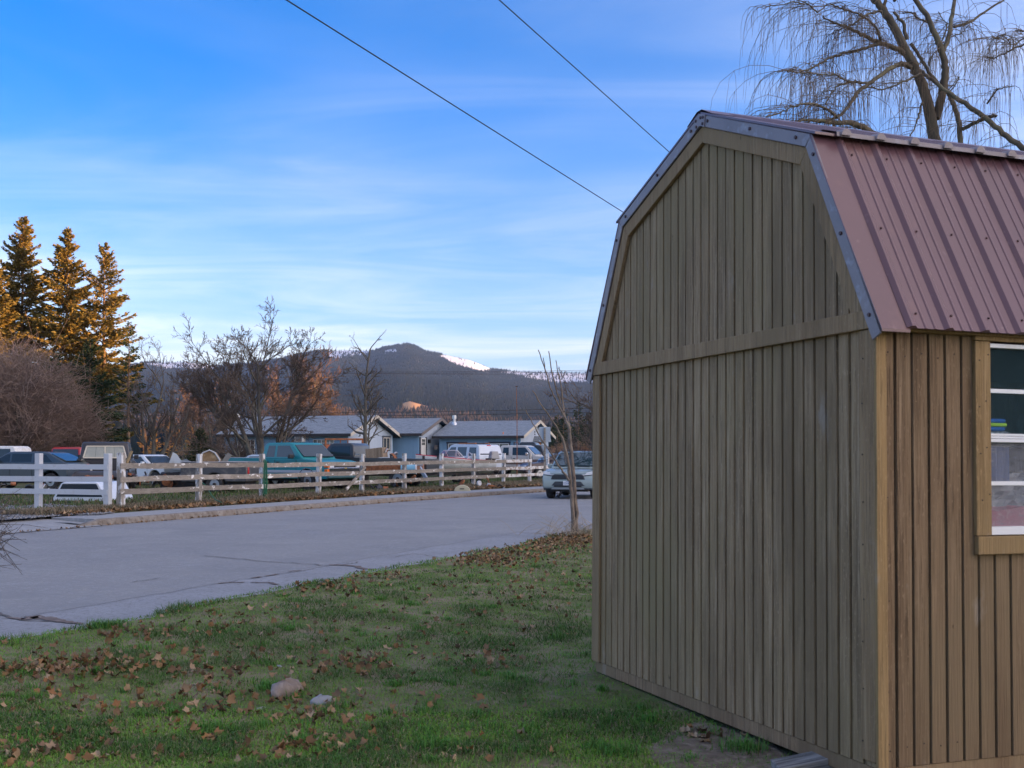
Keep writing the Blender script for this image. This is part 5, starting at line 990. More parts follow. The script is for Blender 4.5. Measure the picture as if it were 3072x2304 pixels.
# ---------------------------------------------------------------- sign, mast, cables
sg = thing('street_sign', 'street sign seen from behind on a wooden post by the fence end', 'sign', (gx(1634, 53), 53, .14))
MB().box(-.045, .045, -.045, .045, 0, 2.62).build('post', OLDWOOD, sg, bevel=.006)
b = MB(); b.box(-.25, .27, .048, .056, 1.98, 2.68); b.build('sign_panel', M('sign_back_grey', (.34, .40, .46), .45, .3), sg, bevel=.03)
MB().disc((.22, .04, 2.02), (0, 1, 0), .025, .012, 8).build('bolt', HWHITE, sg)
b = MB(); p0 = at(1551, 1330, 64); p1 = at(1549, 1162, 64); b.tube([Vector((p0.x, 64, .3)), (p0 + p1) / 2 + Vector((.02, 0, 0)), p1], [.03, .02, .012], 6)
mast = b.build('radio_mast', RUST); tag(mast, 'thin rusty whip antenna rising in front of the house roof', 'antenna')
b = MB(); b.tube([p1 + Vector((-.05, 0, .05)), p1 + Vector((.08, 0, .06))], .03, 6); b.build('tip_coil', DARKMETAL, mast)
CABLE = M('black_cable', (.02, .022, .03), .6)
def cable(label, a, c, r, sag, n=24):
    a = Vector(a); c = Vector(c); pts = []
    for k in range(n + 1):
        t = k / n; p = a.lerp(c, t); p.z -= sag * 4 * t * (1 - t); pts.append(p)
    return tag(MB().tube(pts, r, 5).build('utility_cable', CABLE, smooth=60), label, 'cable', 'overhead cables')
cable('overhead cable crossing the sky down to the shed roof, left of the two', at(300, -353, 9), at(2300, 908, 34), .008, .0)
cable('overhead cable crossing the sky down to the shed roof, right of the two', at(1060, -392, 11), at(2400, 807, 36), .008, .0)
for lab, y0, y1, Y in (('lowest dark power line just above the house ridge', 1262, 1248, 150), ('power line second above the house ridge', 1238, 1230, 155), ('upper dark power line above the house', 1232, 1216, 160)):
    cable(lab, at(300, y0 + 6, Y), at(2300, y1 - 10, Y), .035, .6)
for lab, y0, y1 in (('thin far power line low over the right ridge', 1116, 1111), ('thin far power line high over the right ridge', 1112, 1106)): cable(lab, at(1000, y0 + 4, 420), at(2400, y1 - 12, 400), .06, .8)
cable('faint power line crossing the mountain flank', at(900, 1118, 300), at(2300, 1122, 300), .03, .4)
# ---------------------------------------------------------------- stones on the lawn
def stone(label, px, py, wx, hz, seed, mat, name='fieldstone', sy=.7):
    g = np.random.default_rng(seed); p = on_lawn(px, py); b = MB(); n, m = 14, 8; v = []
    for i in range(m + 1):
        ph = math.pi * i / m
        for j in range(n):
            th = 2 * math.pi * j / n; r = 1 + .13 * math.sin(2 * th + seed) + .10 * math.sin(3 * th + 2 * ph) + g.normal(0, .05)
            v.append((wx / 2 * r * math.sin(ph) ** .8 * math.cos(th), wx / 2 * sy * r * math.sin(ph) ** .8 * math.sin(th), hz * (r * .5 * math.cos(ph) + .18)))
    b.add(v, [(i * n + j, i * n + (j + 1) % n, (i + 1) * n + (j + 1) % n, (i + 1) * n + j) for i in range(m) for j in range(n)])
    o = b.build(name, mat, smooth=70, loc=(p.x, p.y, p.z - .012)); o.rotation_euler = (0, 0, seed); return tag(o, label, 'stone')
STB = M('brown_stone', (.27, .21, .17), .85, layers=[((.20, .16, .135), 6, .42, .62, (1, 1, 1)), ((.34, .28, .24), 20, .5, .7, (1, 1, 1))], bump=.3, bs=25)
STP = M('pale_stone', (.27, .275, .285), .8, layers=[((.27, .28, .30), 9, .45, .65, (1, 1, 1)), ((.38, .385, .39), 5, .55, .72, (1, 1, 1))], bump=.3, bs=25)
stone('rounded brown fieldstone in the grass', 857, 2082, .27, .15, 1, STB)
stone('flat pale grey stone right of the brown fieldstone', 966, 2108, .17, .085, 4, STP)
stone('thin pale stone chip left below the brown fieldstone', 782, 2124, .085, .025, 7, STP)
stone('small pale stone above the brown fieldstone near the leaves', 838, 2000, .05, .035, 9, STP)
stone('pale stone against the shed skirt at the lower right corner', 3055, 2296, .09, .07, 12, STP)
# ---------------------------------------------------------------- trees
BARK = M('grey_bark', (.11, .095, .078), .9, layers=[((.07, .06, .05), 5, .42, .64, (3, 3, .6)), ((.17, .16, .12), 2, .5, .7, (1, 1, 1))], bump=.5, bs=14, bst=(2, 2, .5))
TWIG = M('brown_twig', (.095, .072, .058), .9, layers=[((.14, .10, .075), .8, .45, .65, (1, 1, 1), 'World')])
TWIGR = M('reddish_twig', (.27, .19, .15), .9, layers=[((.19, .135, .11), .5, .42, .6, (1, 1, 1), 'World'), ((.34, .255, .21), 1.2, .5, .68, (1, 1, 1), 'World')])
WBARK = M('willow_bark', (.125, .105, .072), .9, layers=[((.075, .06, .045), 5, .42, .62, (2, 2, .5)), ((.17, .155, .09), 1.5, .5, .68, (1, 1, 1))], bump=.6, bs=12, bst=(2, 2, .6))
WTWIG = M('willow_twig', (.15, .105, .07), .85, layers=[((.20, .145, .09), .9, .45, .65, (1, 1, 1), 'World')])
class TwigMesh:
    """many thin 3- or 4-sided tubes gathered in numpy lists"""
    def __init__(s): s.V = []; s.F = []; s.n = 0
    def tube(s, P, r, k=3):
        P = np.asarray(P, float); m = len(P); r = np.broadcast_to(np.asarray(r, float), (m,))
        T = np.gradient(P, axis=0); T /= np.linalg.norm(T, axis=1, keepdims=True) + 1e-9
        ref = np.array([.3, .5, .81]); A = np.cross(T, ref); A /= np.linalg.norm(A, axis=1, keepdims=True) + 1e-9; B = np.cross(T, A)
        th = np.arange(k) * 2 * np.pi / k
        V = P[:, None] + (A[:, None] * np.cos(th)[None, :, None] + B[:, None] * np.sin(th)[None, :, None]) * r[:, None, None]
        i = (np.arange(m - 1) * k)[:, None]; j = np.arange(k)[None]; j2 = (j + 1) % k
        s.F.append(np.stack([i + j, i + j2, i + k + j2, i + k + j], -1).reshape(-1, 4) + s.n); s.V.append(V.reshape(-1, 3)); s.n += m * k
    def build(s, name, mat, parent): return bigmesh(name, np.concatenate(s.V), np.concatenate(s.F), mat, parent, smooth=True)
def bare_tree(name, label, base, stems, seed, levels=4, kids=(7, 6, 5, 4), lenr=.62, wob=.16, up=.10, ang=(.45, .95), rmin=.008, mats=(BARK, TWIG), group=None, tw_len=.5, cat='tree'):
    """stems: (dx, dy, dz, length, radius) for every main stem"""
    g = np.random.default_rng(seed); root = thing(name, label, cat, tuple(base), 0, group); tk = TwigMesh(); cr = TwigMesh()
    def grow(p, d, L, r, lv):
        n = 9 if lv == 0 else (6 if lv == 1 else 4 if lv < levels else 3); P = [p.copy()]; q = p.copy(); dd = d / np.linalg.norm(d); D = [dd]
        for i in range(n):
            dd = dd + g.normal(0, wob, 3) * (.7 if lv == 0 else 1) + np.array([0, 0, up * (1 if lv < 2 else .55)]); dd /= np.linalg.norm(dd); q = q + dd * L / n; P.append(q.copy()); D.append(dd)
        rr = np.linspace(r, max(r * (.32 if lv == 0 else .40), rmin * .8), n + 1); (tk if lv <= 1 else cr).tube(P, rr, 7 if lv == 0 else 5 if lv == 1 else 3)
        if lv >= levels: return
        nk = kids[min(lv, len(kids) - 1)]
        for k in range(nk):
            f = g.uniform(.22 if lv else .3, 1.0) if k else 1.0; i = min(n - 1, int(f * n)); t = f * n - i; pp = P[i] * (1 - t) + P[i + 1] * t
            ax = g.normal(0, 1, 3); ax -= D[i] * ax.dot(D[i]); ax /= np.linalg.norm(ax); a = g.uniform(*ang); nd = D[i] * math.cos(a) + ax * math.sin(a)
            grow(pp, nd, L * lenr * g.uniform(.7, 1.15) * (1 - .25 * f), max(rr[i] * g.uniform(.5, .7), rmin), lv + 1)
    for (dx, dy, dz, L, r) in stems: grow(np.array([dx * .05, dy * .05, -.1]), np.array([dx, dy, dz], float), L, r, 0)
    tk.build('trunk', mats[0], root); cr.build('crown', mats[1], root)
    return root
def TB(px, Y, dz=0): x = gx(px, Y); return (x, Y, yard_z(x, Y) - .1 + dz)
bare_tree('bare_tree', 'big leafless multi-stemmed tree behind the teal pickup', TB(785, 61), [(-.62, .1, 1, 5.9, .14), (-.36, -.2, 1, 6.3, .16), (-.10, .2, 1, 6.4, .17), (.14, -.1, 1, 6.3, .16), (.42, .2, 1, 6.2, .15), (.8, 0, 1, 5.2, .11), (-1.0, -.1, .9, 5.0, .10)], 27, 4, (9, 8, 6, 5), .52, .13, .07, (.4, .9), .011)
bare_tree('bare_tree', 'leafless tree with spreading stems right of the conifers', TB(455, 68), [(-.35, .1, 1, 4.8, .14), (.05, 0, 1, 5.7, .15), (.35, -.1, 1, 5.3, .14), (.75, .1, 1, 4.2, .10)], 12, 4, (7, 6, 5, 3), .50, .14, .08, (.4, .9), .011)
bare_tree('bare_tree', 'slender leaning leafless tree in front of the house gable', TB(1110, 78), [(-.30, 0, 1, 8.6, .17), (-.14, .1, 1, 6.0, .09)], 13, 4, (22, 6, 4, 3), .28, .10, .03, (.5, 1.2), .011)
bare_tree('bare_tree', 'leafless tree reaching out from behind the shed edge', (gx(1850, 42), 42, .0), [(-.10, 0, 1, 3.6, .10), (-.35, .1, 1, 3.0, .07), (-.8, 0, .6, 2.3, .05), (.2, 0, 1, 3.6, .10), (-.6, .2, .9, 2.5, .05), (-1, 0, .35, 2.2, .05)], 14, 4, (8, 6, 5, 4), .50, .14, .05, (.4, .95), .008)
for i, (px, Y, h, sd) in enumerate(((640, 120, 9.0, 21), (905, 150, 15.0, 22), (965, 160, 13.0, 23), (860, 165, 12.5, 24), (560, 150, 10, 25), (1010, 190, 11, 26))):
    lab = ['leafless brown tree left of the house roof', 'tall sunlit tree behind the house ridge, left of the slender tree', 'sunlit bare tree behind the left house gable', 'hazy sunlit tree behind the big leafless tree', 'low bare tree between the two leafless trees', 'small sunlit tree behind the slender leaning tree'][i]
    bare_tree('bare_tree', lab, (gx(px, Y), Y, .4), [(-.25, 0, 1, h * .62, .16), (.15, .1, 1, h * .7, .17), (.4, 0, 1, h * .55, .12), (-.55, 0, 1, h * .5, .12)], sd, 4, (8, 6, 5, 3), .52, .14, .06, (.4, .9), .022, mats=(BARK, M('rust_twig', (.17, .10, .06), .9)))
# reddish twiggy shrub at the left
def twig_bush(name, label, base, n, H, Wd, seed, mat, r0, droop=.5, cat='shrub', lean=0.):
    g = np.random.default_rng(seed); root = thing(name, label, cat, base); t = TwigMesh(); st = TwigMesh()
    for i in range(9):
        a = g.uniform(0, 6.28); st.tube([(0, 0, -.1), (math.cos(a) * Wd * .12, math.sin(a) * Wd * .12, H * .22), (math.cos(a) * Wd * .3 + lean, math.sin(a) * Wd * .3, H * .5)], [r0 * 7, r0 * 5, r0 * 3], 5)
    for i in range(n):
        a = g.uniform(0, 6.28); h = H * g.uniform(.35, 1.); w = Wd * g.random() ** .6; f = g.uniform(.05, .6)
        s0 = np.array([math.cos(a) * w * .35 * f + lean * f, math.sin(a) * w * .35 * f, h * f]); e = np.array([math.cos(a) * w + lean, math.sin(a) * w, h * (1 - droop * .55 * (w / Wd) ** 2)])
        c = s0 * .45 + e * .55 + np.array([0, 0, h * .22]); c[:2] *= .8
        u = np.linspace(0, 1, 6)[:, None]; P = (1 - u) ** 2 * s0 + 2 * u * (1 - u) * c + u ** 2 * e + g.normal(0, .012 * H, (6, 3)) * u
        t.tube(P, np.linspace(r0, r0 * .45, 6), 3)
        for k in range(3):
            j = g.integers(2, 5); d = g.normal(0, 1, 3) * .10 * H + np.array([0, 0, .05 * H]); t.tube([P[j], P[j] + d * .5, P[j] + d + np.array([0, 0, -.03 * H])], [r0 * .7, r0 * .5, r0 * .4], 3)
    st.build('stems', BARK, root); t.build('twigs', mat, root); return root
twig_bush('twiggy_shrub', 'large reddish brown twiggy shrub at the left edge', (gx(55, 66), 66, .2), 1500, 8.2, 4.8, 41, TWIGR, .017, lean=-.3)
twig_bush('twiggy_shrub', 'lower reddish twiggy shrub in front of the conifers', (gx(215, 70), 70, .2), 560, 5.4, 2.9, 42, TWIGR, .016)
twig_bush('twiggy_shrub', 'dry rust-brown brush beyond the green vehicle', (gx(1725, 92), 92, .4), 500, 2.2, 2.8, 43, M('dry_brush', (.26, .15, .09), .9), .02)
twig_bush('twiggy_shrub', 'grey twiggy shrub at the foot of the big leafless tree', (gx(705, 72), 72, .3), 260, 2.6, 2.4, 44, TWIG, .014)
# conifers
NEEDLE = M('sunlit_needles', (.20, .145, .036), .85, layers=[((.14, .118, .034), .8, .40, .60, (1, 1, 1), 'World'), ((.21, .145, .04), 1.9, .5, .7, (1, 1, 1), 'World')], spec=.2)  # golden evening sunlight put into the needle colour of the tall conifers
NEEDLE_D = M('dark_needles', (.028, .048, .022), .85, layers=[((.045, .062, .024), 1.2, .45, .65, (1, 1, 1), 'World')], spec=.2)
PBARK = M('conifer_bark', (.20, .125, .075), .9, bump=.4)
def conifer(name, label, base, H, Wd, seed, mat=NEEDLE, nb=270, bare=.08, dens=1., group=None, cat='tree', jag=.3):
    g = np.random.default_rng(seed); root = thing(name, label, cat, base, 0, group); br = TwigMesh(); pos = []; dirs = []; siz = []
    MB().tube([(g.normal(0, .03), g.normal(0, .03), z) for z in np.linspace(-.3, H * .985, 9)], np.linspace(H * .014, .015, 9), 7).build('trunk', PBARK, root, smooth=60)
    for i in range(nb):
        f = bare + (1 - bare) * ((i + g.random()) / nb) ** .92; z = H * f; L = Wd * (1 - f) ** .78 * g.uniform(1 - jag, 1 + jag * .6) * (min(1, (f + .12) / .25)) + .12; a = g.uniform(0, 6.28); drp = -.30 + .75 * f + g.normal(0, .10)
        d = np.array([math.cos(a), math.sin(a), drp]); d /= np.linalg.norm(d); n = 6; u = np.linspace(0, 1, n)[:, None]; P = np.array([0, 0, z]) + d * L * u + np.array([0, 0, 1.]) * (.16 * L * u ** 2.2); br.tube(P, np.linspace(.018 + L * .009, .006, n), 3)
        m = int((24 + 66 * L) * dens); t = g.uniform(.10, 1.03, m); sd = np.array([-math.sin(a), math.cos(a), 0])
        lat = g.normal(0, .16, m) * L * (1.1 - t) + g.normal(0, .05, m)
        p = np.array([0, 0, z]) + d * L * t[:, None] + np.array([0, 0, 1.]) * (.16 * L * t[:, None] ** 2.2) + sd * lat[:, None] + np.stack([np.zeros(m)] * 2 + [g.normal(-.05, .06, m) - .10 * np.abs(lat)], -1)
        pos.append(p); dirs.append(d[None] * .8 + sd[None] * np.sign(lat)[:, None] * g.uniform(.2, 1.0, (m, 1)) + g.normal(0, .28, (m, 3)) + np.array([0, 0, -.15])); siz.append(g.uniform(.20, .46, m) * (.55 + .55 * (1 - f)) * (H / 19) ** .5)
    p = np.concatenate(pos); d = np.concatenate(dirs); s = np.concatenate(siz)[:, None]; d /= np.linalg.norm(d, axis=1, keepdims=True); w = np.cross(d, g.normal(0, 1, d.shape)); w /= np.linalg.norm(w, axis=1, keepdims=True)
    k = len(p); V = np.stack([p - d * s * .25, p + w * s * .24 + d * s * .15, p + d * s * .85, p - w * s * .24 + d * s * .15], 1).reshape(-1, 3)
    br.build('branches', PBARK, root); bigmesh('crown', V, np.arange(4 * k).reshape(-1, 4), mat, root); return root
G_ = 'tall conifers at the left'
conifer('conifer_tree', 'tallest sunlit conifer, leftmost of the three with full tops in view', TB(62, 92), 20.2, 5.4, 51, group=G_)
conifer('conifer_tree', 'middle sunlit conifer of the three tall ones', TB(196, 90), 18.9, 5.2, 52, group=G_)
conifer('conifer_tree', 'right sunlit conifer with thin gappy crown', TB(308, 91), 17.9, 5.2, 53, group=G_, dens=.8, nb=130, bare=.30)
conifer('conifer_tree', 'conifer cut off by the left edge of the picture', TB(-40, 88), 17.0, 5.0, 54, group=G_)
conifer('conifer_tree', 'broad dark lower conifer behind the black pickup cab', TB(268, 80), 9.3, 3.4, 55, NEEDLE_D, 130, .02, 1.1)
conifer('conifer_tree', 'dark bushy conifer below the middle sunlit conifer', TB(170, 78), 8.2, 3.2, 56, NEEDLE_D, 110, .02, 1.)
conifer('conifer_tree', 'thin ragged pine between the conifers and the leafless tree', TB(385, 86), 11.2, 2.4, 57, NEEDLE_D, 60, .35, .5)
conifer('evergreen_shrub', 'small dense dark evergreen left of the house', TB(603, 80), 3.1, 1.15, 58, NEEDLE_D, 90, .02, 1.6, cat='shrub')
LARCH = M('larch_gold', (.26, .15, .035), .9)
for i, (px, Y, h) in enumerate(((465, 230, 6.5), (508, 240, 7.5), (535, 236, 6.0), (575, 225, 6.5), (430, 250, 7))):
    conifer('larch_tree', ['golden larch left of the leafless tree trunk gap', 'golden larch, taller of the pair left of the scrap hood', 'golden larch, shorter of the pair left of the scrap hood', 'golden larch left of the dark evergreen shrub', 'golden larch behind the white sedan'][i], (gx(px, Y), Y, .5), h, 1.8, 60 + i, LARCH, 40, .05, .6, group='golden larches')
# background tree belt between the house and the mountain
def flat_z(t, y): return np.full_like(t, .5)
far_wood('tree_belt', 'dark green tree belt behind the house', 5200, (-.46, .16), (420, 900), (8, 15), (.20, .34), CONIF, 71, sides=6, zfun=flat_z)
far_wood('brown_tree_belt', 'brown leafless tree belt behind the house', 3800, (-.46, .16), (430, 900), (7, 13), (.3, .5), BROWNW, 72, sides=6, zfun=flat_z)
for i, (px, Y, h) in enumerate(((1690, 120, 5.6), (1735, 130, 7.0), (1672, 150, 6.2), (1768, 118, 5.4))):
    conifer('conifer_tree', ['dim conifer right of the street sign', 'taller dim conifer left of the shed edge', 'small dim conifer behind the street sign', 'dim conifer beside the shed edge'][i], (gx(px, Y), Y, .4), h, 2.0, 80 + i, NEEDLE_D, 60, .05, .7, group='conifers beyond the street end')
# ---------------------------------------------------------------- sapling by the street
sap = thing('sapling', 'bare multi-stemmed sapling at the lawn edge in front of the green vehicle', 'tree', tuple(on_lawn(1700, 1604))); SO = Vector(sap.location); t = TwigMesh(); g = np.random.default_rng(3)
def spx(u, v, Y): return at(1560 + u * .3916, 1030 + v * .3916, Y) - SO
def stemline(pts, r0, r1, Y0, dY, k=7):
    P = [spx(u, v, Y0 + dY * i / (len(pts) - 1)) for i, (u, v) in enumerate(pts)]; out = []
    for a, c in zip(P, P[1:]):
        for q in range(4): out.append(a.lerp(c, q / 4) + Vector(g.normal(0, .006, 3)))
    out.append(P[-1]); n = len(out); rr = np.linspace(r0, r1, n) * (1 + .12 * (np.arange(n) % 4 == 0)); t.tube(out, rr, k)
Y0 = SO.y
stemline([(436, 1475), (425, 1240), (404, 960), (392, 780), (376, 640), (350, 580), (300, 430), (250, 250), (220, 60)], .044, .008, Y0, .3)
stemline([(418, 1470), (396, 1200), (378, 980), (362, 880), (330, 740), (300, 680), (265, 620), (180, 500), (95, 360)], .040, .008, Y0, -.4)
stemline([(376, 1050), (330, 980), (290, 930), (250, 850), (180, 760), (110, 640), (45, 515)], .022, .008, Y0 - .15, -.3)
stemline([(352, 590), (290, 470), (230, 330), (190, 190), (140, 50)], .020, .008, Y0 + .1, .2)
stemline([(335, 520), (322, 380), (300, 250), (275, 130)], .018, .007, Y0 + .15, .25)
stemline([(396, 830), (382, 700), (372, 560)], .018, .010, Y0 + .1, .3)
stemline([(192, 190), (178, 110)], .010, .007, Y0 + .2, .05); stemline([(185, 770), (142, 725)], .010, .006, Y0 - .3, 0); stemline([(402, 1470), (386, 1200), (383, 1080)], .015, .010, Y0 + .05, 0); stemline([(390, 640), (340, 820), (350, 930)], .012, .008, Y0 + .2, 0)
t.build('stems', M('sapling_bark', (.185, .145, .115), .9, layers=[((.10, .08, .065), 8, .45, .62, (2, 2, .8)), ((.26, .215, .17), 3, .5, .7, (1, 1, 1))], bump=.4), sap)
t = TwigMesh()
for i in range(170):
    a = g.uniform(0, 6.28); L = g.uniform(.18, .55); d = np.array([math.cos(a), math.sin(a), g.uniform(.1, .9)]); p = np.array([g.normal(.25, .40), g.normal(-.05, .18), 0.]); t.tube([p, p + d * L * .5 + [0, 0, .04], p + d * L], [.004, .003, .002], 3)
tw = t.build('dry_stalks', M('straw_stalks', (.36, .29, .20), .9), None); tw.location = SO; tag(tw, 'tuft of pale dry stalks around the sapling base', 'stalks'); tw['kind'] = 'stuff'
# ---------------------------------------------------------------- willow behind the shed
wil = thing('willow_tree', 'large leafless weeping willow rising behind the shed roof', 'tree', (gx(2850, 15.5), 15.5, .03)); WO = Vector(wil.location)
g = np.random.default_rng(17); tk = TwigMesh(); tw = TwigMesh(); spots = []
def wpx(u, v, Y): return np.array(at(2200 + u * .3942, v * .3942, Y) - WO)
def limb(pts, d0, d1, Y0=15.5, Y1=15.5, hang=1., k=8):
    n = len(pts); P = np.array([wpx(u, v, Y0 + (Y1 - Y0) * i / (n - 1)) for i, (u, v) in enumerate(pts)])
    tt_ = np.linspace(0, n - 1, (n - 1) * 5 + 1); Q = np.stack([np.interp(tt_, np.arange(n), P[:, j]) for j in range(3)], -1)
    for _ in range(2): Q[1:-1] = (Q[:-2] + 2 * Q[1:-1] + Q[2:]) / 4
    Q[1:-1] += g.normal(0, .006, Q[1:-1].shape); sc = .3942 * Y0 / FPX / 2; rr = np.linspace(d0, d1, len(Q)) * sc; tk.tube(Q, rr, k)
    for i in range(1, len(Q)): spots.append((Q[i], rr[i], hang, (Q[i] - Q[i - 1])))
limb([(1560, 2600), (1545, 1500), (1535, 1080), (1500, 880), (1450, 680), (1390, 530), (1310, 390), (1250, 260), (1170, 110), (1100, 20), (1000, -70)], 105, 48, hang=.25)
limb([(1542, 900), (1590, 720), (1618, 560), (1600, 410), (1535, 260), (1475, 120), (1380, -10)], 66, 36, hang=.4)
limb([(1595, 400), (1645, 270), (1668, 110), (1690, -60)], 40, 26, 15.5, 15.9); limb([(1680, 205), (1800, 170), (1930, 80), (2070, -10)], 24, 14, 15.8, 16.2)
limb([(1440, 540), (1530, 625), (1640, 705), (1760, 790), (1900, 880), (2050, 1010), (2230, 1150), (2420, 1290)], 26, 46, 15.4, 14.6, hang=.8); limb([(1735, 1150), (1720, 940), (1680, 800), (1640, 715)], 44, 34, 15.2, 15.4, hang=.2); limb([(1740, 985), (1850, 930), (1950, 888), (2000, 876)], 30, 24, 15.2, 14.9)
limb([(1345, 510), (1280, 480), (1180, 530), (1050, 622), (940, 700), (890, 790), (820, 880), (750, 910), (650, 930)], 40, 16, 15.4, 14.3, hang=1.2); limb([(790, 893), (700, 820), (600, 788), (490, 795), (380, 850), (240, 900)], 22, 7, 14.4, 13.8, hang=1.4)
limb([(1180, 1120), (1080, 1030), (960, 950), (850, 932), (700, 930), (560, 910), (400, 952)], 62, 12, 14.9, 14.0, hang=1.1); limb([(1305, 410), (1220, 360), (1110, 325), (990, 270), (880, 210), (780, 180), (680, 125)], 44, 10, 15.5, 15.0, hang=1.2)
limb([(1115, 330), (980, 375), (830, 405), (700, 460), (600, 520), (500, 550), (410, 545)], 26, 8, 15.3, 14.6, hang=1.3); limb([(1130, 90), (1030, 100), (960, 150), (900, 190), (800, 230)], 20, 10, 15.4, 15.0); limb([(1120, 312), (1090, 210), (1020, 140), (930, 100), (800, 60), (735, 25), (640, 95)], 22, 8, 15.2, 14.8, hang=1.3)
limb([(1320, 300), (1290, 170), (1220, 90)], 32, 20, hang=.5); limb([(1480, 170), (1390, 130), (1370, 92), (1290, 100)], 16, 9, 15.6, 15.8); limb([(1430, 560), (1340, 600), (1250, 640), (1130, 690), (1030, 662)], 18, 9, 15.3, 14.9); limb([(1442, 780), (1412, 850), (1390, 950), (1340, 1052)], 20, 9, 15.3, 14.9)
limb([(1010, 630), (880, 620), (790, 650), (740, 720), (700, 790)], 18, 9, 14.8, 14.4); limb([(870, 632), (800, 570), (680, 565), (550, 560), (430, 545)], 12, 7, 14.7, 14.2, hang=1.3); limb([(540, 30), (460, 15), (340, 35), (220, 70)], 12, 6, 14.8, 14.4, hang=.7); limb([(640, 95), (560, 20), (420, -20)], 12, 7, 14.8, 14.5, hang=1.4)
limb([(1640, 715), (1720, 590), (1700, 600), (1560, 780)], 10, 6); limb([(1930, 790), (1990, 700), (2060, 660), (2140, 655)], 16, 6, 15, 14.7, hang=.8); limb([(2212, 335), (2100, 390), (2000, 440), (1930, 440)], 16, 6, 16, 16, hang=1.2); limb([(2300, 250), (2212, 290), (2130, 350), (2060, 270), (1950, 300)], 12, 5, 16, 16, hang=1.2); limb([(2330, 330), (2260, 240), (2150, 230)], 12, 8, 16, 16.2, hang=1.5)
limb([(1230, 10), (1190, -60)], 26, 20); limb([(1150, 60), (1165, -80)], 26, 22); limb([(1570, 340), (1640, 190), (1600, 160), (1560, 90)], 12, 7, 15.6, 15.9); limb([(1660, 280), (1740, 250), (1790, 195)], 10, 5); limb([(1490, 500), (1510, 420), (1560, 370)], 12, 8); limb([(1350, 330), (1420, 430), (1470, 520), (1560, 640)], 26, 24, 15.6, 15.5, hang=.4)
tk.build('trunk', WBARK, wil)
sp_ = [s_ for s_ in spots if s_[2] > .3]; wt = np.array([s_[2] * (.4 + (s_[1] < .045)) for s_ in sp_]); wt /= wt.sum()
for i in g.choice(len(sp_), 820, p=wt):
    p, r, h, dv = sp_[i]; a = g.uniform(0, 6.28); o = np.array([math.cos(a) * 1.0 - .35, math.sin(a) * .6, 0]); L = g.uniform(.4, 1.25) * min(1.1, h); u = np.linspace(0, 1, 7)[:, None]; rise = g.uniform(.0, .35)
    P = p + o * (L * g.uniform(.35, .75)) * (1 - (1 - u) ** 1.8) + np.array([0, 0, 1.]) * (rise * L * u - (rise + g.uniform(.5, 1.0)) * L * u ** 2.3) + np.cumsum(g.normal(0, .012, (7, 3)), 0); tw.tube(P, np.linspace(.0040, .0016, 7), 3)
    for q in range(2):
        j = g.integers(1, 5); l2 = L * g.uniform(.25, .6); d = o * g.uniform(-.2, .5) * .5; tw.tube([P[j], P[j] + d * l2 * .5 + [0, 0, -.15 * l2], P[j] + d * l2 * .8 + [0, 0, -.55 * l2], P[j] + d * l2 + [0, 0, -l2]], [.0022, .002, .0017, .0014], 3)
tw.build('crown', WTWIG, wil)
# thin bare twigs poking in at the left edge
t = TwigMesh(); lb = thing('bare_shrub', 'thin bare twigs of a shrub poking in at the left edge', 'shrub', (gx(-160, 8.0), 8.0, .05)); LO = Vector(lb.location); g = np.random.default_rng(8)
for i in range(46):
    a = at(g.uniform(-160, -40), g.uniform(1500, 1760), 8 + g.normal(0, .3)); e = at(g.uniform(-10, 85), g.uniform(1440, 1730), 8 + g.normal(0, .35)); m_ = (a + e) / 2 + Vector(g.normal(0, .05, 3))
    t.tube([np.array(q - LO) for q in (a, m_, e)], [.0035, .0025, .0014], 3); d = Vector(g.normal(0, .09, 3)); t.tube([np.array(q - LO) for q in (m_, m_ + d * .6, m_ + d + Vector((.03, 0, -.02)))], [.002, .0016, .001], 3)
for i in range(6): t.tube([np.array((0, 0, -.05)), np.array((g.uniform(0, .25), g.normal(0, .1), .5)), np.array(at(g.uniform(-150, -50), g.uniform(1480, 1700), 8) - LO)], [.012, .008, .004], 5)
t.build('twigs', TWIG, lb)
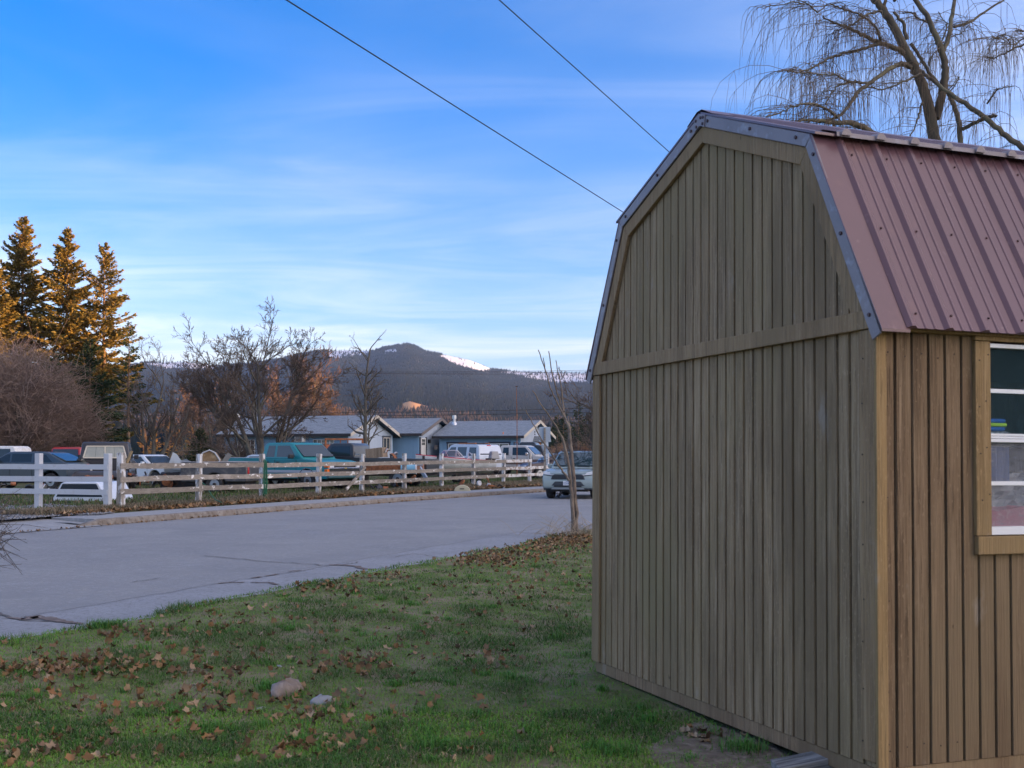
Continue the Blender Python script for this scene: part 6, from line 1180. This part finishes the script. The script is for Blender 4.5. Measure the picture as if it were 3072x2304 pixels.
# ---------------------------------------------------------------- grass, leaves, weeds
def colmat(name, rough=.8, spec=.2, trans=0.):
    mt = bpy.data.materials.new(name); mt.use_nodes = True; t = mt.node_tree; p = t.nodes['Principled BSDF']; p.inputs['Roughness'].default_value = rough; p.inputs['Specular IOR Level'].default_value = spec
    a = t.nodes.new('ShaderNodeVertexColor'); a.layer_name = 'tint'; t.links.new(a.outputs[0], p.inputs['Base Color'])
    return mt
BLADE = colmat('grass_blades')
def blades(name, x, y, z, h, w, col, lean, seed, seg=2):
    g = np.random.default_rng(seed); n = len(x); a = g.uniform(0, 2 * np.pi, n); s = np.stack([np.cos(a), np.sin(a), np.zeros(n)], -1) * (w / 2)[:, None]
    b = a + np.pi / 2 + g.normal(0, .5, n); l = np.stack([np.cos(b), np.sin(b), np.zeros(n)], -1) * (lean * h)[:, None]; P = np.stack([x, y, z], -1); up = np.zeros((n, 3)); up[:, 2] = h
    V = np.stack([P - s, P + s, P - s * .7 + l * .30 + up * .60, P + s * .7 + l * .30 + up * .60, P + l + up * np.clip(1 - .45 * lean, .25, 1)[:, None]], 1)
    if seg == 1:
        V = V[:, [0, 1, 4]]; i = (np.arange(n) * 3)[:, None]; o = bigmesh(name, V.reshape(-1, 3), i + np.array([0, 1, 2]), BLADE); c = np.ones((n, 3, 4), np.float32); c[..., :3] = col[:, None]; c[:, :2, :3] *= .8
        at_ = o.data.color_attributes.new('tint', 'FLOAT_COLOR', 'POINT'); at_.data.foreach_set('color', c.ravel()); return o
    i = (np.arange(n) * 5)[:, None]; F = np.concatenate([i + np.array([0, 1, 3]), i + np.array([0, 3, 2]), i + np.array([2, 3, 4])], 1).reshape(-1, 3)
    o = bigmesh(name, V.reshape(-1, 3), F, BLADE); c = np.ones((n, 5, 4), np.float32); c[..., :3] = col[:, None]; c[:, :2, :3] *= .75
    at_ = o.data.color_attributes.new('tint', 'FLOAT_COLOR', 'POINT'); at_.data.foreach_set('color', c.ravel()); return o
g = np.random.default_rng(90); N = 760000
Yb = 3.1 * (26.5 / 3.1) ** g.random(N); xb = g.uniform(-.50, .50, N) * Yb
s_ = (xb - RO.x) * RD.x + (Yb - RO.y) * RD.y; p_ = (xb - RO.x) * RN.x + (Yb - RO.y) * RN.y
eg = (vnoise(s_ * 1.7 + 9, s_ * 0 + 3, 5, 4) - .5) * .36
inv = SHM.inverted(); iv = np.array(inv)
lx = iv[0, 0] * xb + iv[0, 1] * Yb + iv[0, 3]; ly = iv[1, 0] * xb + iv[1, 1] * Yb + iv[1, 3]
keep = (p_ < eg - .01) & ~((lx > .05) & (lx < 5) & (ly > .05) & (ly < 3.3)) & (s_ < 40)
bare_ = vnoise(xb * 1.1 + 5, Yb * 1.1 + 2, 14, 3); near_shed = np.clip(1 - np.maximum(-lx, 0) / .30, 0, 1) * (ly > -.3) * (ly < 3.3); dcx, dcy = on_lawn(2160, 2250)[:2]; dirtp = np.clip(1.5 - np.hypot((xb - dcx) / .34, (Yb - dcy) / .42), 0, 1)
keep &= g.random(N) > np.clip((bare_ - .62) * 5, 0, .65); keep &= g.random(N) > near_shed * .75; keep &= g.random(N) > dirtp * .9
xb, Yb, s_, p_, eg = xb[keep], Yb[keep], s_[keep], p_[keep], eg[keep]; n = len(xb)
cl = vnoise(xb * 2.3, Yb * 2.3, 15, 3); cl2 = vnoise(xb * .55 + 3, Yb * .55 + 8, 16, 3)
h = (.030 + .040 * np.clip((cl - .35) * 2.2, 0, 1) ** 1.5) * g.uniform(.6, 1.35, n); h *= 1 + 1.1 * np.clip(1 - np.abs(p_ - eg + .18) / .2, 0, 1) * (vnoise(s_ * 1.3, s_ * 0, 4, 2) > .5)
w = np.maximum(.0036, .00070 * Yb) * g.uniform(.7, 1.3, n)
gr = np.stack([g.uniform(.125, .19, n), g.uniform(.25, .37, n), g.uniform(.03, .05, n)], -1); dk = np.array([.04, .10, .022]); tan = np.array([.34, .27, .16])
k = np.clip((cl - .42) * 4, 0, 1)[:, None] * .8; col = gr * (1 - k) + dk * k; yel = np.clip((cl2 - .46) * 4, 0, .65); mt_ = (g.random(n) < (.22 + .55 * yel * (g.random(n) < .6)))[:, None]; col = np.where(mt_, tan * g.uniform(.6, 1.15, (n, 1)), col)
hb = np.where(mt_[:, 0], h * .8, h); ln = np.where(mt_[:, 0], g.uniform(.8, 2.0, n), g.uniform(.3, 1.5, n)); zb_ = lawn_z(xb, Yb) - .005
for nm, lab, k_, sg_ in (('lawn_grass', 'short patchy green lawn grass near the camera', Yb < 7.5, 2), ('far_lawn_grass', 'short patchy green lawn grass towards the street', Yb >= 7.5, 1)):
    stuff(blades(nm, xb[k_], Yb[k_], zb_[k_], hb[k_], w[k_], col[k_], ln[k_], 91, sg_), lab, 'grass')
# taller tufts
tx = []; ty = []; th = []; tl = []
for (px, py, m_, hh) in ((300, 1882, 1, .10), (345, 1880, 1, .09), (1300, 2245, 1, .10), (2230, 2255, 1, .11), (1345, 1860, .6, .05), (1850, 2262, 1, .09), (1935, 2165, .7, .08), (1530, 2035, .6, .07), (640, 2190, 1, .07), (900, 2220, 1, .07), (1960, 2030, .8, .09), (2010, 2060, .8, .08), (2090, 2110, .7, .08), (2470, 2255, .8, .08), (2590, 2292, .8, .06), (1240, 1815, .6, .05), (1470, 1822, .6, .05)):
    c = on_lawn(px, py); q = int(230 * m_); tx.append(c.x + g.normal(0, .045 * m_ + .02, q)); ty.append(c.y + g.normal(0, .06, q)); th.append(g.uniform(.5, 1.2, q) * hh)
for i_ in range(210):
    c = on_lawn(g.uniform(0, 2300), 1650 + 650 * g.random() ** .8); s, pp = sp(c.x, c.y); l_ = inv @ c
    if pp > -.15 or (l_.x > -.1 and -.2 < l_.y < 3.4): continue
    q = int(g.uniform(25, 80)); rr_ = g.uniform(.02, .06); tx.append(c.x + g.normal(0, rr_, q)); ty.append(c.y + g.normal(0, rr_, q)); th.append(g.uniform(.5, 1.2, q) * g.uniform(.045, .085))
tx, ty, th = map(np.concatenate, (tx, ty, th)); q = len(tx); c_ = np.stack([g.uniform(.035, .07, q), g.uniform(.09, .17, q), g.uniform(.016, .03, q)], -1)
stuff(blades('grass_tufts', tx, ty, lawn_z(tx, ty) - .006, th, np.full(q, .005), c_ * 1.6, g.uniform(.2, 1.0, q), 92), 'taller tufts of green grass scattered in the lawn', 'grass')
# dry weeds and grass along the fence
n = 80000; s = g.uniform(12.6, 58, n);
bv = np.where(s > 22, -.0039 * np.minimum(s - 22, 48) ** 2, 0.); lo_ = 12.1 + bv; hi_ = 13.9; pw = lo_ + (hi_ - lo_) * g.beta(2.2, 1.6, n)
x = RO.x + RD.x * s + RN.x * pw; y = RO.y + RD.y * s + RN.y * pw; pat = vnoise(x * .6, y * .6, 18, 3); kp = g.random(n) < .35 + pat; x, y, pat, pw, s = x[kp], y[kp], pat[kp], pw[kp], s[kp]; n = len(x)
hh = g.uniform(.04, .19, n) * (.5 + 1.1 * pat); c_ = np.array([.31, .24, .16]) * g.uniform(.45, 1.15, (n, 1)); gm = g.random(n) < .22; c_[gm] = np.array([.075, .10, .035]) * g.uniform(.6, 1.2, (gm.sum(), 1))
stuff(blades('fence_weeds', x, y, np.full(n, .15) + .06 * np.exp(-((pw - 13.0) / .7) ** 2), hh, np.full(n, .009), c_, g.uniform(.3, 1.7, n), 93), 'dry weeds growing along the foot of the wooden fence', 'weeds')
n = 60000; s = g.uniform(8, 60, n); pw = 13.3 + 14 * g.random(n) ** 1.5; x = RO.x + RD.x * s + RN.x * pw; y = RO.y + RD.y * s + RN.y * pw
pat = vnoise(x * .35, y * .35, 19, 3); kp = (g.random(n) < np.clip(pat * 1.6 - .25, .1, 1)) & ~((s < 13.4) & (pw < 15.2)); x, y, pat = x[kp], y[kp], pat[kp]; n = len(x); c_ = np.stack([g.uniform(.05, .08, n), g.uniform(.09, .14, n), g.uniform(.02, .035, n)], -1); bm_ = g.random(n) < .35; c_[bm_] = np.array([.20, .16, .10]) * g.uniform(.5, 1.2, (bm_.sum(), 1))
stuff(blades('yard_grass', x, y, np.full(n, .12) + .03, g.uniform(.05, .16, n), np.full(n, .022), c_, g.uniform(.2, 1.2, n), 94), 'rough green and brown grass of the scrap yard', 'grass')
# leaves
LEAFP = [(0, -.42), (.16, -.30), (.38, -.26), (.34, .0), (.46, .22), (.24, .30), (0, .50), (-.24, .30), (-.46, .22), (-.34, .0), (-.38, -.26), (-.16, -.30)]
LEAFM = [M('leaf_%s' % nm, c, .8, layers=[(tuple(k * .6 for k in c), 40, .45, .7, (1, 1, 1))], spec=.25) for nm, c in (('tan', (.31, .19, .10)), ('rust', (.27, .135, .06)), ('brown', (.17, .10, .055)), ('pale', (.38, .27, .17)))]
def leafv(g, sc):
    cu = g.uniform(.5, 1.5); ax = g.uniform(0, 3.14); v = [(0, 0, 0)] + [(x, y, 0) for x, y in LEAFP]; out = []
    for x, y, _ in v:
        x *= g.uniform(.85, 1.12); y *= g.uniform(.85, 1.12); d = x * math.cos(ax) + y * math.sin(ax); out.append((x * sc, y * sc, (cu * d * d * 1.6 + .10 * math.sin(9 * x + 5 * y)) * sc + .004))
    return out
LEAFF = [(0, i + 1, (i + 1) % 12 + 1) for i in range(12)]
def euler_m(a, b, c):
    ca, sa, cb, sb, cc, sc = math.cos(a), math.sin(a), math.cos(b), math.sin(b), math.cos(c), math.sin(c)
    return np.array([[cc, -sc, 0], [sc, cc, 0], [0, 0, 1]]) @ np.array([[cb, 0, sb], [0, 1, 0], [-sb, 0, cb]]) @ np.array([[1, 0, 0], [0, ca, -sa], [0, sa, ca]])
g = np.random.default_rng(95); protos = []
for k in range(8):
    for m_ in LEAFM:
        me = bpy.data.meshes.new('fallen_leaf'); me.from_pydata(leafv(g, 1.), [], LEAFF); me.materials.append(m_); me.shade_smooth(); protos.append(me)
ind = 0
clusters = [(60, 2010, 90, 22, 26), (230, 2000, 100, 22, 22), (400, 1895, 60, 14, 12), (960, 2130, 90, 45, 16), (900, 2230, 70, 40, 10), (560, 2100, 200, 70, 22), (1000, 2010, 90, 25, 12), (150, 2230, 160, 60, 26), (700, 1960, 160, 40, 14), (1470, 1975, 60, 25, 8), (1200, 1950, 40, 15, 6), (2090, 2220, 60, 20, 6), (420, 2180, 150, 60, 20), (1350, 2250, 200, 40, 12), (1240, 1975, 120, 30, 8), (250, 2060, 160, 40, 14), (850, 2290, 200, 15, 8), (500, 2010, 100, 30, 10), (1450, 1900, 90, 25, 6)]
seen = set()
for (cx, cy, sx_, sy_, m_) in clusters:
    for k in range(m_):
        px, py = cx + g.normal(0, sx_), cy + g.normal(0, sy_)
        if py > 2300 or px < -20: continue
        p = on_lawn(px, py); s, pp = sp(p.x, p.y); l_ = inv @ p
        if pp > -.1 or (l_.x > 0 and l_.y > -.05 and l_.y < 3.4): continue
        sc = g.uniform(.038, .072); o = inst('fallen_leaf', protos[g.integers(len(protos))], None, (p.x, p.y, float(lawn_z(p.x, p.y)) + g.uniform(.006, .022)), (g.normal(0, .5), g.normal(0, .5), g.uniform(0, 6.28)), (sc, sc, sc))
        tag(o, 'curled brown leaf fallen on the lawn', 'leaf', 'fallen leaves on the lawn'); ind += 1
def litter(name, label, X, Y, Z, sc, seed, tilt=.5):
    g = np.random.default_rng(seed); n = len(X); base = [np.array(leafv(g, 1.)) for _ in range(12)]; V = np.zeros((n, 13, 3)); C = np.ones((n, 13, 4), np.float32); pal = np.array([(.27, .165, .085), (.23, .125, .055), (.15, .095, .055), (.33, .23, .14), (.20, .12, .065)])
    for i in range(n):
        m_ = euler_m(g.normal(0, tilt), g.normal(0, tilt), g.uniform(0, 6.28)); V[i] = base[i % 12] @ m_.T * sc[i] + (X[i], Y[i], Z[i]); C[i, :, :3] = pal[g.integers(5)] * g.uniform(.6, 1.2)
    F = (np.array(LEAFF)[None] + (np.arange(n) * 13)[:, None, None]).reshape(-1, 3); o = bigmesh(name, V.reshape(-1, 3), F, LEAFC); a_ = o.data.color_attributes.new('tint', 'FLOAT_COLOR', 'POINT'); a_.data.foreach_set('color', C.ravel()); return stuff(o, label, 'leaves')
LEAFC = colmat('leaf_litter')
X = []; Yv = []
def spray(cx, cy, sx_, sy_, n):
    for k in range(n):
        p = on_lawn(cx + g.normal(0, sx_), cy + g.normal(0, sy_)); s, pp = sp(p.x, p.y); l_ = inv @ p
        if pp > -.02 or (l_.x > 0 and l_.y > -.05 and l_.y < 3.4) or p.y > 26: continue
        X.append(p.x); Yv.append(p.y)
spray(1700, 1618, 60, 10, 420); spray(1600, 1640, 70, 14, 300); spray(1450, 1680, 60, 14, 220); spray(1520, 1670, 80, 20, 140); spray(1740, 1640, 40, 20, 120); spray(1130, 1730, 60, 10, 50); spray(980, 1765, 60, 12, 60); spray(1600, 1740, 140, 40, 120); spray(1200, 1850, 350, 70, 160); spray(700, 1850, 120, 30, 40); spray(80, 2012, 110, 14, 70); spray(260, 1992, 110, 15, 60); spray(400, 1900, 70, 12, 35); spray(950, 2150, 90, 30, 45); spray(150, 2255, 160, 30, 60); spray(620, 2110, 140, 40, 45); spray(1030, 1990, 90, 18, 60); spray(560, 1990, 160, 30, 70); spray(900, 2260, 160, 25, 60); spray(1480, 1985, 70, 20, 30); spray(2120, 2215, 60, 14, 14); spray(350, 2140, 200, 40, 35); spray(500, 2050, 350, 100, 80); spray(1100, 2100, 300, 100, 60)
X = np.array(X); Yv = np.array(Yv); litter('leaf_litter', 'loose brown leaf litter strewn over the lawn and street edge', X, Yv, lawn_z(X, Yv) + g.uniform(.005, .035, len(X)), g.uniform(.035, .078, len(X)), 96, .7)
n = 3800; s = g.uniform(13.2, 56, n); bv = np.where(s > 22, -.0039 * np.minimum(s - 22, 48) ** 2, 0.); pw = 12.12 + bv + np.abs(g.normal(0, .45, n)); x = RO.x + RD.x * s + RN.x * pw; y = RO.y + RD.y * s + RN.y * pw
litter('kerbside_leaves', 'drift of brown leaves between sidewalk and wooden fence', x, y, .16 + g.uniform(0, .06, n), g.uniform(.07, .16, n), 97)
n = 500; s = g.uniform(4, 50, n); bv = np.where(s > 22, -.0039 * np.minimum(s - 22, 48) ** 2, 0.); pw = 10.52 + bv - np.abs(g.normal(0, .05, n)); x = RO.x + RD.x * s + RN.x * pw; y = RO.y + RD.y * s + RN.y * pw
litter('gutter_leaves', 'thin line of brown leaves in the street gutter', x, y, .012 + g.uniform(0, .012, n), g.uniform(.04, .09, n), 98, .2)
# loose gravel stones
n = 2600; gpx = g.uniform(-60, 345, n); gpy = g.uniform(1508, 1572, n); kp = inpoly(gpx, gpy, gp); P = np.array([lz(a, c, .178) for a, c in zip(gpx[kp], gpy[kp])]); n = len(P); r = g.uniform(.02, .05, n)
oc = np.array([(1, 0, 0), (-1, 0, 0), (0, 1, 0), (0, -1, 0), (0, 0, .7), (0, 0, -.5)]); V = P[:, None] + oc[None] * r[:, None, None] * g.uniform(.6, 1.3, (n, 6, 1)); of = np.array([(0, 2, 4), (2, 1, 4), (1, 3, 4), (3, 0, 4), (2, 0, 5), (1, 2, 5), (3, 1, 5), (0, 3, 5)])
stuff(bigmesh('gravel', V.reshape(-1, 3), (of[None] + (np.arange(n) * 6)[:, None, None]).reshape(-1, 3), GRAVEL), 'loose grey gravel in front of the white fence', 'gravel')
# ---------------------------------------------------------------- evening haze over the valley
b = MB().box(-4700, 4700, -420, 6700, -8, 440); hz = b.build('haze', None); hz['kind'] = 'stuff'; hz['label'] = 'thin bluish evening haze filling the valley'; hz['category'] = 'haze'
hm = bpy.data.materials.new('haze_air'); hm.use_nodes = True; t = hm.node_tree; t.nodes.clear(); pv = t.nodes.new('ShaderNodeVolumePrincipled'); pv.inputs['Color'].default_value = (.34, .55, 1.0, 1); pv.inputs['Density'].default_value = .00006; pv.inputs['Anisotropy'].default_value = .2
o_ = t.nodes.new('ShaderNodeOutputMaterial'); t.links.new(pv.outputs[0], o_.inputs['Volume']); hz.data.materials.append(hm)
